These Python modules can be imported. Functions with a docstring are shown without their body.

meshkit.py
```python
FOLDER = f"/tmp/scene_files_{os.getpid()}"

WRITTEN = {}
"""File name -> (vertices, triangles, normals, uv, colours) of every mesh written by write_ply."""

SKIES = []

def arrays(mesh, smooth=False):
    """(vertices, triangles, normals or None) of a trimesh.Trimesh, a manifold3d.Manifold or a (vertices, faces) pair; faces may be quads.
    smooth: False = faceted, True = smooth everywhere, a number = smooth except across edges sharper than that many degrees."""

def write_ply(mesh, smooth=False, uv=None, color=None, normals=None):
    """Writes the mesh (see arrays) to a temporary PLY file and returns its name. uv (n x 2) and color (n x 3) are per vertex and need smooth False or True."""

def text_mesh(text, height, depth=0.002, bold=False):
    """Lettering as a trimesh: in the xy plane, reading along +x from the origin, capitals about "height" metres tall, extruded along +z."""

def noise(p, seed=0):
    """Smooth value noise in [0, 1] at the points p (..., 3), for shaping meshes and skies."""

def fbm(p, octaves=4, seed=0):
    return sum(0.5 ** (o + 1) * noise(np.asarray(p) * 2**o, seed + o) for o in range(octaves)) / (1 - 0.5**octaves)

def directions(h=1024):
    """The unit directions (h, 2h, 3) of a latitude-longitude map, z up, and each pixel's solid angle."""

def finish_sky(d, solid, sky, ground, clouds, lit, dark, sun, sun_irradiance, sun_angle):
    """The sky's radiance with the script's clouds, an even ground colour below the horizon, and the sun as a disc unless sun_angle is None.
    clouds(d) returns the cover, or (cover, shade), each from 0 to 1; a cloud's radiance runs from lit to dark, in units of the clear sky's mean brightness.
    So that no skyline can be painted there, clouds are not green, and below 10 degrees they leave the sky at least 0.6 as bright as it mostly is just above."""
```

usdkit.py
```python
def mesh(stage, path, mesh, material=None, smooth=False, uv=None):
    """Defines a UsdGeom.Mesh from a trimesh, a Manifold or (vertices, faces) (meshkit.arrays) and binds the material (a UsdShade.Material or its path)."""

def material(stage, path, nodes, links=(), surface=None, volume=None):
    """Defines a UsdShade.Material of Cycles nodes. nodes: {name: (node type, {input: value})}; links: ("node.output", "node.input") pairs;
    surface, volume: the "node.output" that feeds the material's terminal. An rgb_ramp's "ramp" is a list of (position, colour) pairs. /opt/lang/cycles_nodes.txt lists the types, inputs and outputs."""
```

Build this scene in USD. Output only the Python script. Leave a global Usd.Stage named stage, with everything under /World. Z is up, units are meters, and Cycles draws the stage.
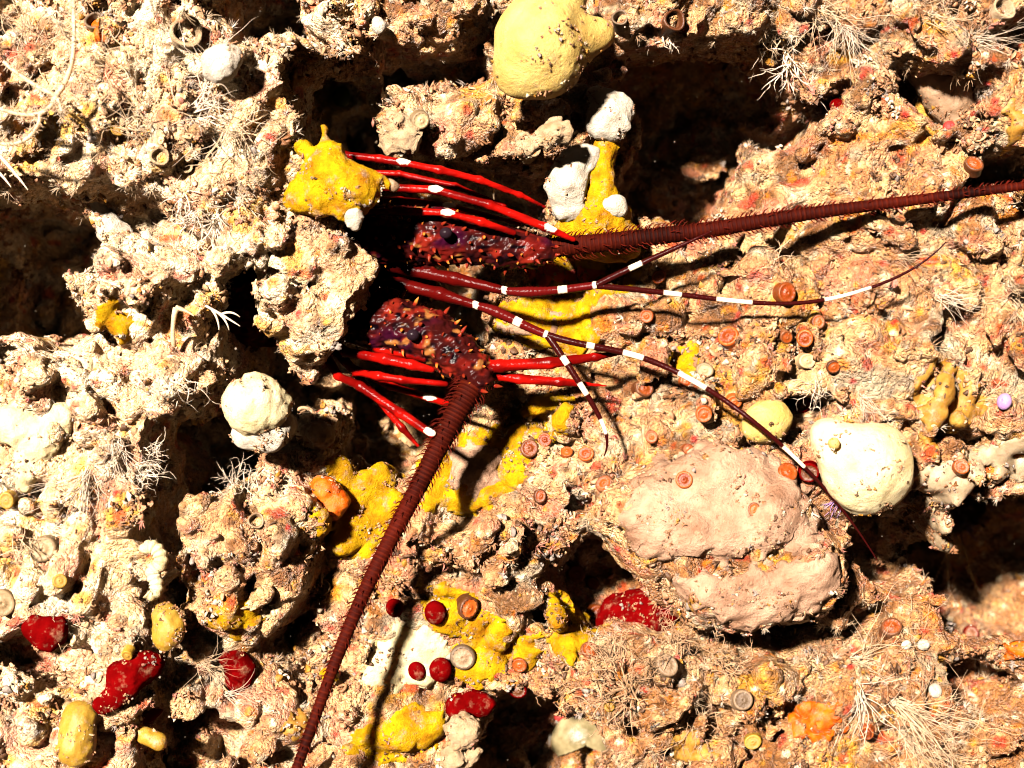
import math, random
import numpy as np, trimesh, usdkit, meshkit
from scipy import ndimage
from scipy.spatial import cKDTree
from scipy.sparse import coo_matrix
from scipy.sparse.csgraph import connected_components
import shapely
from pxr import Usd, UsdGeom, UsdLux, UsdShade, Gf, Sdf, Vt

stage = Usd.Stage.CreateInMemory()
UsdGeom.SetStageUpAxis(stage, UsdGeom.Tokens.z)
UsdGeom.SetStageMetersPerUnit(stage, 1.0)
UsdGeom.Xform.Define(stage, '/World')
UsdGeom.Scope.Define(stage, '/World/Looks')

# ------------------------------------------------------------------ camera, sky, sun, exposure
CAM_D = 1.0                                    # the diver's lens is a metre off the wall
SCALE = 0.000625                               # metres per picture pixel on the plane y = 0
cam = UsdGeom.Camera.Define(stage, '/World/camera')
cam.AddTranslateOp().Set(Gf.Vec3d(0, -CAM_D, 0))
cam.AddRotateXOp().Set(90)
cam.CreateHorizontalApertureAttr(36.0)
cam.CreateVerticalApertureAttr(27.0)
cam.CreateFocalLengthAttr(18.0 / (512 * SCALE / CAM_D))
cam.CreateClippingRangeAttr(Gf.Vec2f(0.02, 50))
cam.CreateFStopAttr(5.6)
cam.CreateFocusDistanceAttr(0.99)
cam.CreateExposureAttr(4.05)

SUN = np.array([-0.40, -1.0, 0.35]); SUN /= np.linalg.norm(SUN)      # towards the light
SUN_EL, SUN_ROT = math.asin(SUN[2]), math.atan2(SUN[0], SUN[1])
usdkit.material(stage, '/World/Looks/sky_look', {
    's': ('sky_texture', {'sky_type': 'single_scattering', 'sun_disc': False, 'sun_elevation': SUN_EL, 'sun_rotation': SUN_ROT}),
    'b': ('background_shader', {'strength': 0.00008})}, [('s.color', 'b.color')], surface='b.background')
dome = UsdLux.DomeLight.Define(stage, '/World/sky')
UsdShade.MaterialBindingAPI.Apply(dome.GetPrim()).Bind(UsdShade.Material.Get(stage, '/World/Looks/sky_look'))
sun = UsdLux.DistantLight.Define(stage, '/World/sun')
sun.CreateIntensityAttr(1.25); sun.CreateAngleAttr(3.5); sun.CreateColorAttr(Gf.Vec3f(1.0, 0.86, 0.75))
sun.GetPrim().GetAttribute('inputs:normalize').Set(True) if sun.GetPrim().GetAttribute('inputs:normalize') else sun.CreateNormalizeAttr(True)
sun.AddOrientOp().Set(Gf.Quatf(Gf.Rotation(Gf.Vec3d(0, 0, 1), Gf.Vec3d(*map(float, SUN))).GetQuat()))

# ------------------------------------------------------------------ naming and tagging
taken = {}
def numbered(parent, name):
    k = taken.get((parent, name), 0); taken[(parent, name)] = k + 1
    return f'{parent}/{name}' + (f'_{k:03d}' if k else '')
def tag(prim, label=None, cat=None, group=None, kind=None):
    for k, v in (('label', label), ('category', cat), ('group', group), ('kind', kind)):
        if v: prim.SetCustomDataByKey(k, v)
    return prim
def obj(name, mesh, m, parent='/World', colors=None, smooth=True):
    path = numbered(str(parent.GetPath()) if hasattr(parent, 'GetPath') else parent, name)
    g = usdkit.mesh(stage, path, mesh, M(m) if isinstance(m, str) else m, smooth=smooth)
    if colors is not None:
        p = UsdGeom.PrimvarsAPI(g).CreatePrimvar('tint', Sdf.ValueTypeNames.Color3fArray, 'vertex')
        p.Set(Vt.Vec3fArray.FromNumpy(np.ascontiguousarray(0.67 * np.asarray(colors), np.float32)))
    return g.GetPrim()
def thing(name, label, cat, loc=(0, 0, 0), group=None):
    x = UsdGeom.Xform.Define(stage, numbered('/World', name))
    x.AddTranslateOp().Set(Gf.Vec3d(*map(float, loc)))
    return tag(x.GetPrim(), label, cat, group)

# ------------------------------------------------------------------ pixel <-> world, noise
def W(px, py, y=0.0):
    """the point of the world plane y seen at a picture position: real sizes for things a given distance from the lens"""
    k = (CAM_D + y) / CAM_D * SCALE
    return np.array([(px - 512) * k, y, (384 - py) * k])
def PX(p):
    k = SCALE * (CAM_D + p[..., 1]) / CAM_D
    return np.stack([512 + p[..., 0] / k, 384 - p[..., 2] / k], -1)
def sstep(a, b, x):
    t = np.clip((x - a) / (b - a), 0, 1); return t * t * (3 - 2 * t)
def fbm(p, cell, octaves=3, seed=0):
    return (meshkit.fbm(np.asarray(p) / cell, octaves, seed) - 0.5) * 3.2
def gridnoise(axes, cell, seed):
    """smooth value noise in [-1, 1] on the grid of these axes, by three small matrix products"""
    rng = np.random.default_rng(seed); ws = []; n = []
    for a in axes:
        u = (a - a[0]) / cell + rng.random(); i = u.astype(int); t = u - i; t = t * t * t * (t * (6 * t - 15) + 10)
        w = np.zeros((len(a), i.max() + 2), np.float32); w[np.arange(len(a)), i] = 1 - t; w[np.arange(len(a)), i + 1] = t
        ws.append(w); n.append(w.shape[1])
    r = rng.uniform(-1, 1, n).astype(np.float32)
    for k, w in enumerate(ws):
        r = np.moveaxis(np.tensordot(w, r, (1, k)), 0, k)
    return np.ascontiguousarray(r)
def turned(axes, cell, seed):
    """the same noise on a tilted lattice (no rows along the axes), worked out coarsely and interpolated"""
    n = [max(int((a[-1] - a[0]) / (cell / 4)) + 2, 3) for a in axes]
    g = np.stack(np.meshgrid(*[np.linspace(a[0], a[-1], m) for a, m in zip(axes, n)], indexing='ij'), -1)
    R = np.linalg.qr(np.random.default_rng(seed).normal(size=(3, 3)))[0]
    r = ((meshkit.noise(g.reshape(-1, 3) @ R / cell, seed) - 0.5) * 2).reshape(n).astype(np.float32)
    for k, a in enumerate(axes):
        u = (a - a[0]) / (a[-1] - a[0]) * (n[k] - 1); i = np.minimum(u.astype(int), n[k] - 2); t = u - i
        w = np.zeros((len(a), n[k]), np.float32); w[np.arange(len(a)), i] = 1 - t; w[np.arange(len(a)), i + 1] = t
        r = np.moveaxis(np.tensordot(w, r, (1, k)), 0, k)
    return np.ascontiguousarray(r)
def surface_nets(f, origin, h):
    """mesh of f = 0 (solid where f > 0), one vertex per crossed cell"""
    s = f > 0
    c = np.zeros(np.array(s.shape) - 1, np.uint8)
    for d in np.ndindex(2, 2, 2):
        c += s[d[0]:s.shape[0] - 1 + d[0], d[1]:s.shape[1] - 1 + d[1], d[2]:s.shape[2] - 1 + d[2]]
    cells = np.argwhere((c > 0) & (c < 8))
    idx = np.full(c.shape, -1, np.int32); idx[tuple(cells.T)] = np.arange(len(cells))
    corner = {d: f[cells[:, 0] + d[0], cells[:, 1] + d[1], cells[:, 2] + d[2]] for d in np.ndindex(2, 2, 2)}
    acc = np.zeros((len(cells), 3)); cnt = np.zeros(len(cells))
    for d in np.ndindex(2, 2, 2):
        for ax in range(3):
            if d[ax] == 0:
                e = list(d); e[ax] = 1; a, b = corner[d], corner[tuple(e)]
                x = (a > 0) != (b > 0)
                t = np.where(x, a / np.where(a == b, 1, a - b), 0)
                p = np.array(d, float)[None].repeat(len(cells), 0); p[:, ax] += t
                acc += p * x[:, None]; cnt += x
    v = (cells + acc / np.maximum(cnt, 1)[:, None]) * h + origin
    faces = []
    for ax in range(3):
        o = [k for k in range(3) if k != ax]
        sl0 = [slice(1, -1)] * 3; sl0[ax] = slice(0, -1); sl1 = list(sl0); sl1[ax] = slice(1, None)
        a, b = s[tuple(sl0)], s[tuple(sl1)]
        for flip, mask in ((False, a & ~b), (True, ~a & b)):
            g = np.argwhere(mask); g[:, o[0]] += 1; g[:, o[1]] += 1
            q = []
            for du, dv in ((-1, -1), (0, -1), (0, 0), (-1, 0)):
                w = g.copy(); w[:, o[0]] += du; w[:, o[1]] += dv; q.append(idx[tuple(w.T)])
            q = np.stack(q, 1)
            if (ax == 1) != flip: q = q[:, ::-1]
            faces.append(q)
    q = np.vstack(faces); q = q[(q >= 0).all(1)]
    return v, np.vstack([q[:, [0, 1, 2]], q[:, [0, 2, 3]]])
def largest(v, f):
    n, lab = connected_components(coo_matrix((np.ones(len(f) * 2), (f[:, [0, 1]].ravel(), f[:, [1, 2]].ravel())), (len(v), len(v))), False)
    keep = np.bincount(lab[f[:, 0]]).argmax(); f = f[lab[f[:, 0]] == keep]
    u, inv = np.unique(f, return_inverse=True)
    return v[u], inv.reshape(-1, 3)
def vnormals(v, f):
    n = np.zeros_like(v); c = np.cross(v[f[:, 1]] - v[f[:, 0]], v[f[:, 2]] - v[f[:, 0]])
    for k in range(3):
        for j in range(3): n[:, j] += np.bincount(f[:, k], c[:, j], len(v))
    return n / np.maximum(np.linalg.norm(n, axis=1, keepdims=True), 1e-20)
def relax(v, f, rounds, lam=0.5, fix=None):
    e = np.vstack([f[:, [0, 1]], f[:, [1, 2]], f[:, [2, 0]]]); e = np.vstack([e, e[:, ::-1]])
    a = coo_matrix((np.ones(len(e)), (e[:, 0], e[:, 1])), (len(v), len(v))).tocsr(); a.data[:] = 1
    d = np.maximum(np.asarray(a.sum(1)).ravel(), 1)[:, None]
    for _ in range(rounds):
        w = v + lam * (a @ v / d - v)
        v = w if fix is None else np.where(fix[:, None], v, w)
    return v

# ------------------------------------------------------------------ materials
_made = {}
def M(name): return _made[name]
def mat(name, nodes, links, **kw):
    _made[name] = usdkit.material(stage, '/World/Looks/' + name, nodes, links, **kw); return _made[name]
KEEP = 0.67
def living(name, c1, c2, scale=120, rough=0.55, bump=0.4, pores=0.0, sss=0.0, coat=0.0, spec=0.065, tint=False, dist=0.0012, fine=6.0, silt=0.0, vary=False):
    """a sea creature's skin: two colours in noise, fine pores as relief"""
    c1, c2 = tuple(KEEP * x for x in c1), tuple(KEEP * x for x in c2)
    n = {'g': ('geometry', {}),
         'n': ('noise_texture', {'scale': scale, 'detail': 5.0, 'roughness': 0.65}),
         'r': ('rgb_ramp', {'ramp': [(0.32, c1), (0.68, c2)]}),
         'n2': ('noise_texture', {'scale': scale * fine, 'detail': 5.0, 'roughness': 0.7}),
         'b': ('bump', {'strength': bump, 'distance': dist}),
         'p': ('principled_bsdf', {'roughness': rough, 'coat_weight': coat, 'coat_roughness': 0.15, 'specular_ior_level': spec})}
    l = [('g.position', 'n.vector'), ('g.position', 'n2.vector'), ('n.fac', 'r.fac'), ('b.normal', 'p.normal')]
    if sss: n['p'][1].update(subsurface_weight=sss, subsurface_scale=0.004, subsurface_radius=(1.0, 0.5, 0.25))
    col = 'r.color'
    if tint:
        n['t'] = ('attribute', {'attribute': 'tint'}); n['mx'] = ('mix_color', {'blend_type': 'multiply', 'fac': 1.0})
        l += [('t.color', 'mx.a'), ('r.color', 'mx.b')]; col = 'mx.result'
    if pores:
        n['v'] = ('voronoi_texture', {'scale': scale * 2.2}); n['vr'] = ('map_range', {'from_min': 0.06, 'from_max': 0.2, 'to_min': 0.0, 'to_max': 1.0, 'clamp': True})
        n['add'] = ('math', {'math_type': 'multiply_add', 'value2': pores})
        l += [('g.position', 'v.vector'), ('v.distance', 'vr.value'), ('vr.result', 'add.value1'), ('n2.fac', 'add.value3'), ('add.value', 'b.height')]
    else: l += [('n2.fac', 'b.height')]
    if silt:                                                            # sediment and crusts that settle on it in patches
        n['sn'] = ('noise_texture', {'scale': 115.0, 'detail': 7.0, 'roughness': 0.72}); n['sr'] = ('map_range', {'from_min': 0.54, 'from_max': 0.66, 'to_min': 0.0, 'to_max': silt, 'clamp': True})
        n['sc'] = ('noise_texture', {'scale': 800.0, 'detail': 2.0}); n['sk'] = ('rgb_ramp', {'ramp': [(0.3, (.10 * KEEP, .05 * KEEP, .025 * KEEP)), (0.6, (.48 * KEEP, .31 * KEEP, .18 * KEEP))]}); n['sm'] = ('mix_color', {'blend_type': 'mix'})
        l += [('g.position', 'sn.vector'), ('sn.fac', 'sr.value'), ('sr.result', 'sm.fac'), ('g.position', 'sc.vector'), ('sc.fac', 'sk.fac'), (col, 'sm.a'), ('sk.color', 'sm.b')]; col = 'sm.result'
    if vary:
        n['oi'] = ('object_info', {}); n['ov'] = ('map_range', {'from_min': 0.0, 'from_max': 1.0, 'to_min': 0.5, 'to_max': 1.35}); n['os'] = ('vector_math', {'math_type': 'scale'})
        l += [('oi.random', 'ov.value'), (col, 'os.vector1'), ('ov.result', 'os.scale')]; col = 'os.vector'
    l += [(col, 'p.base_color')]
    return mat(name, n, l, surface='p.BSDF')
mat('reef_skin', {'g': ('geometry', {}), 't': ('attribute', {'attribute': 'tint'}), 'n': ('noise_texture', {'scale': 420.0, 'detail': 6.0, 'roughness': 0.72}), 'w': ('noise_texture', {'scale': 300.0, 'detail': 2.0}),
    'wm': ('vector_math', {'math_type': 'multiply_add', 'vector2': (0.002, 0.002, 0.002)}), 'v1': ('voronoi_texture', {'scale': 420.0}), 'v2': ('voronoi_texture', {'scale': 1000.0}),
    'h1': ('math', {'math_type': 'multiply_add', 'value2': -0.9}), 'h2': ('math', {'math_type': 'multiply_add', 'value2': -0.4}), 'b': ('bump', {'strength': 0.9, 'distance': 0.0034}),
    's1': ('separate_color', {'color_type': 'rgb'}), 'm1': ('map_range', {'from_min': 0.0, 'from_max': 1.0, 'to_min': 0.62, 'to_max': 1.25}), 'm2': ('map_range', {'from_min': 0.3, 'from_max': 0.7, 'to_min': 0.72, 'to_max': 1.2}), 'mm': ('math', {'math_type': 'multiply'}),
    'c': ('vector_math', {'math_type': 'scale'}), 'p': ('principled_bsdf', {'roughness': 0.3, 'specular_ior_level': 0.2})},
    [('g.position', 'n.vector'), ('g.position', 'w.vector'), ('w.color', 'wm.vector1'), ('g.position', 'wm.vector3'), ('wm.vector', 'v1.vector'), ('wm.vector', 'v2.vector'),
     ('v1.distance', 'h1.value1'), ('n.fac', 'h1.value3'), ('v2.distance', 'h2.value1'), ('h1.value', 'h2.value3'), ('h2.value', 'b.height'), ('b.normal', 'p.normal'),
     ('v1.color', 's1.color'), ('s1.r', 'm1.value'), ('n.fac', 'm2.value'), ('m1.result', 'mm.value1'), ('m2.result', 'mm.value2'), ('t.color', 'c.vector1'), ('mm.value', 'c.scale'), ('c.vector', 'p.base_color')], surface='p.BSDF')

# ------------------------------------------------------------------ the reef wall
FRAME = [(-60, 0, 40), (150, 60, 70), (280, 100, 58), (150, 200, 60), (0, 150, 40), (300, 300, 60), (200, 300, 40), (100, 400, 48), (0, 400, 45), (0, 560, 38), (100, 600, 38),
    (200, 600, 12), (250, 520, 20), (100, 740, 34), (250, 720, 0), (330, 560, -14), (400, 520, -38), (350, 700, -22), (450, 640, -22), (420, 740, -24), (520, 560, -2), (560, 480, -12),
    (520, 420, -60), (600, 330, -28), (560, 280, -62), (440, 110, -12), (520, 130, -18), (400, 20, 8), (550, 40, -20), (650, 20, 0), (700, 330, -4), (680, 110, -70), (620, 200, -70),
    (760, 260, -8), (850, 170, -8), (850, 300, 0), (960, 60, 10), (1000, 250, -4), (950, 400, 2), (720, 500, 34), (800, 560, 28), (700, 470, 28), (650, 400, 2), (880, 560, -30),
    (700, 690, 16), (850, 720, 18), (800, 640, 4), (950, 700, -4), (1080, 730, -10), (620, 740, -14), (560, 700, -24), (-60, 820, 30), (512, 850, -20), (1090, 850, 0), (1100, 300, 0),
    (1090, -60, 0), (512, -80, 0), (800, -60, 10), (200, -60, 50), (-200, 384, 40), (1250, 384, -10)]
CAVES = [   # picture outline, depth in mm behind the plane y = 0, softness of the rim in mm
    ([(298, 60), (330, 44), (372, 45), (372, 150), (345, 165), (318, 150), (296, 130)], -230, 6), ([(365, 42), (480, 46), (500, 92), (440, 84), (400, 86), (372, 98)], -200, 6),
    ([(360, 140), (390, 155), (480, 168), (540, 182), (590, 140), (560, 205), (580, 240), (360, 250)], -130, 8),
    ([(330, 150), (480, 190), (560, 230), (500, 240), (474, 300), (478, 390), (455, 436), (425, 450), (420, 472), (370, 468), (325, 440), (300, 400), (350, 340), (375, 280), (350, 220)], -180, 8),
    ([(620, 58), (700, 44), (775, 66), (800, 105), (836, 104), (800, 142), (760, 150), (742, 205), (700, 232), (636, 228), (622, 190), (640, 150), (640, 120), (600, 100)], -190, 8),
    ([(-80, 165), (60, 190), (112, 262), (75, 290), (105, 322), (60, 345), (-80, 345)], -170, 7),
    ([(205, 335), (238, 290), (256, 330), (300, 380), (338, 390), (318, 420), (336, 455), (240, 476), (190, 505), (182, 580), (166, 540), (156, 440), (168, 402), (212, 390)], -130, 7),
    ([(540, 548), (590, 526), (650, 575), (690, 620), (680, 650), (600, 646), (560, 600)], -95, 6), ([(630, 608), (700, 622), (840, 622), (864, 640), (760, 655), (680, 655)], -70, 6),
    ([(958, 500), (985, 488), (1100, 490), (1100, 640), (990, 645), (962, 625), (940, 585), (957, 550)], -230, 6), ([(850, 505), (915, 520), (945, 560), (905, 592), (862, 590), (835, 530)], -95, 7),
    ([(970, 168), (1080, 132), (1080, 185), (962, 192)], -130, 5), ([(905, 72), (940, 56), (995, 66), (990, 100), (950, 120), (900, 92)], -60, 6),
    ([(478, 702), (530, 690), (604, 712), (612, 830), (470, 830)], -130, 6), ([(780, 420), (800, 398), (842, 400), (826, 422), (800, 446)], -80, 5),
    ([(935, 660), (1000, 640), (1030, 690), (990, 722), (930, 702)], -80, 6), ([(516, 602), (556, 588), (562, 642), (528, 644)], -70, 5),
    ([(478, -60), (500, -60), (492, 62), (460, 60), (464, 25)], -80, 5), ([(160, -40), (180, -40), (172, 30), (164, 34)], -50, 4), ([(205, -60), (310, -60), (318, 34), (262, 44), (220, 22)], -75, 6),
    ([(-40, 645), (30, 640), (95, 662), (60, 694), (-40, 680)], -30, 5), ([(128, 702), (190, 722), (246, 742), (205, 800), (140, 800)], -50, 6), ([(172, 498), (188, 560), (182, 646), (164, 606)], -60, 5),
    ([(268, 646), (312, 600), (334, 642), (290, 704)], -50, 5), ([(930, 424), (1000, 422), (990, 450), (940, 454)], -50, 5), ([(918, 332), (952, 308), (944, 372), (922, 372)], -60, 5),
    ([(985, 30), (1060, 0), (1060, 34), (1000, 44)], -60, 5), ([(380, 582), (430, 600), (470, 598), (452, 612), (400, 618)], -50, 4), ([(540, 415), (585, 396), (560, 440), (530, 440)], -60, 5),
    ([(60, 196), (140, 200), (220, 232), (235, 262), (170, 262), (110, 240)], -10, 8), ([(225, 290), (262, 262), (250, 330), (225, 340)], -40, 6), ([(562, 486), (600, 492), (590, 520), (565, 512)], -55, 5),
    ([(760, 640), (870, 640), (900, 610), (880, 600)], -40, 6), ([(0, 470), (40, 460), (36, 500), (0, 505)], 10, 6)]
LUMPS = [   # outline, mm in front of the plane, dome in mm, rim
    ([(262, 175), (326, 190), (362, 240), (366, 290), (340, 322), (330, 366), (298, 375), (262, 336), (252, 270)], 34, 18, 5),
    ([(596, 520), (640, 470), (720, 440), (800, 470), (842, 540), (836, 602), (760, 624), (690, 612), (640, 562)], 26, 28, 6),
    ([(372, 100), (440, 84), (520, 92), (604, 100), (590, 138), (545, 152), (480, 172), (390, 152)], -14, 14, 4),
    ([(188, 500), (250, 474), (322, 500), (326, 560), (280, 624), (200, 622), (180, 560)], 10, 22, 5), ([(420, 540), (540, 516), (604, 506), (566, 560), (480, 574), (420, 566)], -6, 14, 5),
    ([(370, -30), (470, -30), (478, 20), (440, 42), (420, 46), (385, 30)], 0, 18, 5), ([(300, 0), (345, -10), (368, 20), (362, 46), (330, 44), (306, 30)], 10, 10, 4),
    ([(640, 40), (745, 30), (770, 10), (740, -30), (600, -30), (610, 30)], 4, 16, 5), ([(690, 120), (730, 100), (745, 150), (700, 165), (680, 150)], -100, 14, 5),
    ([(80, 270), (130, 250), (170, 280), (150, 330), (110, 345), (78, 318)], 52, 16, 5), ([(170, 350), (210, 330), (222, 370), (190, 420), (140, 410)], 40, 18, 5),
    ([(585, 672), (640, 660), (760, 658), (800, 680), (760, 720), (680, 730), (600, 720)], 6, 20, 5), ([(90, 650), (130, 640), (160, 700), (110, 730), (60, 700)], 36, 10, 5),
    ([(325, 400), (340, 430), (328, 452), (300, 440), (300, 415)], -24, 14, 4), ([(880, 460), (960, 440), (1010, 470), (960, 500), (900, 500)], 0, 12, 5)]

TUNNELS = [(352, 290, -52, 80, 76, 80), (300, 95, -120, 70, 60, 60), (10, 270, -85, 70, 60, 48), (660, 110, -130, 80, 60, 52), (1080, 575, -140, 130, 112, 84), (230, 420, -85, 60, 55, 34),
    (430, 60, -130, 60, 50, 30), (620, 590, -75, 42, 45, 26), (525, 735, -90, 55, 50, 30), (420, 430, -100, 45, 40, 30)]   # picture x, y, mm towards the lens, half axes in mm
def height_field(ax, az):
    """mm towards the lens over a grid of wall positions"""
    from scipy.interpolate import RBFInterpolator
    p = np.array([W(x, y, -h / 1000)[[0, 2]] for x, y, h in FRAME]); vals = np.array([h for *_, h in FRAME], float)
    cx, cz = np.linspace(ax[0], ax[-1], 90), np.linspace(az[0], az[-1], 72)
    g = np.stack(np.meshgrid(cx, cz, indexing='ij'), -1).reshape(-1, 2)
    coarse = RBFInterpolator(p, vals, kernel='linear', smoothing=1e-4)(g).reshape(90, 72)
    h = ndimage.zoom(coarse, (len(ax) / 90, len(az) / 72), order=3, grid_mode=False)[:len(ax), :len(az)]
    step = ax[1] - ax[0]
    wx = 5 * gridnoise([ax, az], 0.028, 501) + 2.5 * gridnoise([ax, az], 0.011, 502)       # rims are never smooth: mm
    lat = gridnoise([ax, az], 0.05, 503)
    gx, gz = np.meshgrid(ax, az, indexing='ij')
    def sd(poly, y):
        q = np.array([W(a, b, y)[[0, 2]] for a, b in poly]); pg = shapely.Polygon(q).buffer(0)
        lo, hi = q.min(0) - 0.03, q.max(0) + 0.03
        i0, i1 = np.searchsorted(ax, [lo[0], hi[0]]); j0, j1 = np.searchsorted(az, [lo[1], hi[1]])
        ins = shapely.contains_xy(pg, gx[i0:i1, j0:j1], gz[i0:i1, j0:j1])
        d = (ndimage.distance_transform_edt(ins) - ndimage.distance_transform_edt(~ins)) * step * 1000
        return (slice(i0, i1), slice(j0, j1)), d + wx[i0:i1, j0:j1]
    for poly, depth, rim in CAVES:
        c = np.mean([PXH(h, ax, az, a, b) for a, b in poly])
        s, d = sd(poly, -c / 1000)
        m = sstep(-rim * 0.5, rim, d)
        h[s] = h[s] * (1 - m) + m * (np.minimum(depth, h[s]) + 14 * lat[s])
    for poly, top, domed, rim in LUMPS:
        s, d = sd(poly, -top / 1000)
        m = sstep(-rim * 0.6, rim * 0.6, d); r = np.clip(d / max(d.max(), 1), 0, 1)
        h[s] = h[s] * (1 - m) + m * (top + domed * np.sqrt(1 - (1 - r) ** 2))
    return h
def PXH(h, ax, az, px, py):
    y = 0.0
    for _ in range(3):
        w = W(px, py, y)
        i = np.clip(np.searchsorted(ax, w[0]), 0, len(ax) - 1); j = np.clip(np.searchsorted(az, w[2]), 0, len(az) - 1)
        y = -h[i, j] / 1000
    return h[i, j]

HA, HZ = np.arange(-1.02, 1.02, 0.002), np.arange(-0.82, 0.82, 0.002)
HF = height_field(HA, HZ).astype(np.float32)

SMOOTH = [([(622, 520), (640, 478), (668, 452), (725, 438), (784, 454), (810, 490), (818, 532), (780, 548), (720, 555), (660, 552)], 0.8, 36), ([(676, 580), (720, 566), (790, 558), (836, 552), (842, 592), (800, 614), (750, 626), (696, 612)], 0.95, 36),
    ([(318, 470), (352, 436), (400, 470), (400, 530), (360, 565), (320, 530)], 0.6, -30), ([(425, 470), (450, 430), (530, 425), (530, 460), (470, 516), (425, 505)], 0.75, -30), ([(490, 250), (650, 245), (640, 300), (590, 350), (510, 350)], 0.7, -40),
    ([(360, 655), (385, 628), (470, 584), (510, 622), (500, 680), (440, 690), (370, 695)], 0.55, -20), ([(345, 752), (365, 720), (420, 708), (445, 722), (436, 748)], 0.5, -20), ([(600, 625), (622, 590), (662, 584), (680, 612), (668, 655), (630, 655)], 0.8, -70),
    ([(88, 708), (110, 660), (140, 646), (168, 654), (164, 725), (130, 730)], 0.6, 35), ([(218, 650), (236, 638), (256, 660), (248, 696), (228, 696)], 0.7, 20)]   # smooth growths lie here: outline, how calm, mm
def CALM(ax, az):
    gx, gz = np.meshgrid(ax, az, indexing='ij'); out = np.zeros(gx.shape)
    for poly, k, hm in SMOOTH:
        q = np.array([W(a, b, -hm / 1000)[[0, 2]] for a, b in poly]); pg = shapely.Polygon(q)
        pts = shapely.points(gx, gz); near = (gx > q[:, 0].min() - .02) & (gx < q[:, 0].max() + .02) & (gz > q[:, 1].min() - .02) & (gz < q[:, 1].max() + .02)
        d = np.full(gx.shape, -1.0); d[near] = shapely.distance(pts[near], pg.boundary) * np.where(shapely.contains(pg, pts[near]), 1, -1)
        out = np.maximum(out, k * sstep(-0.002, 0.006, d))
    return out
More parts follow.
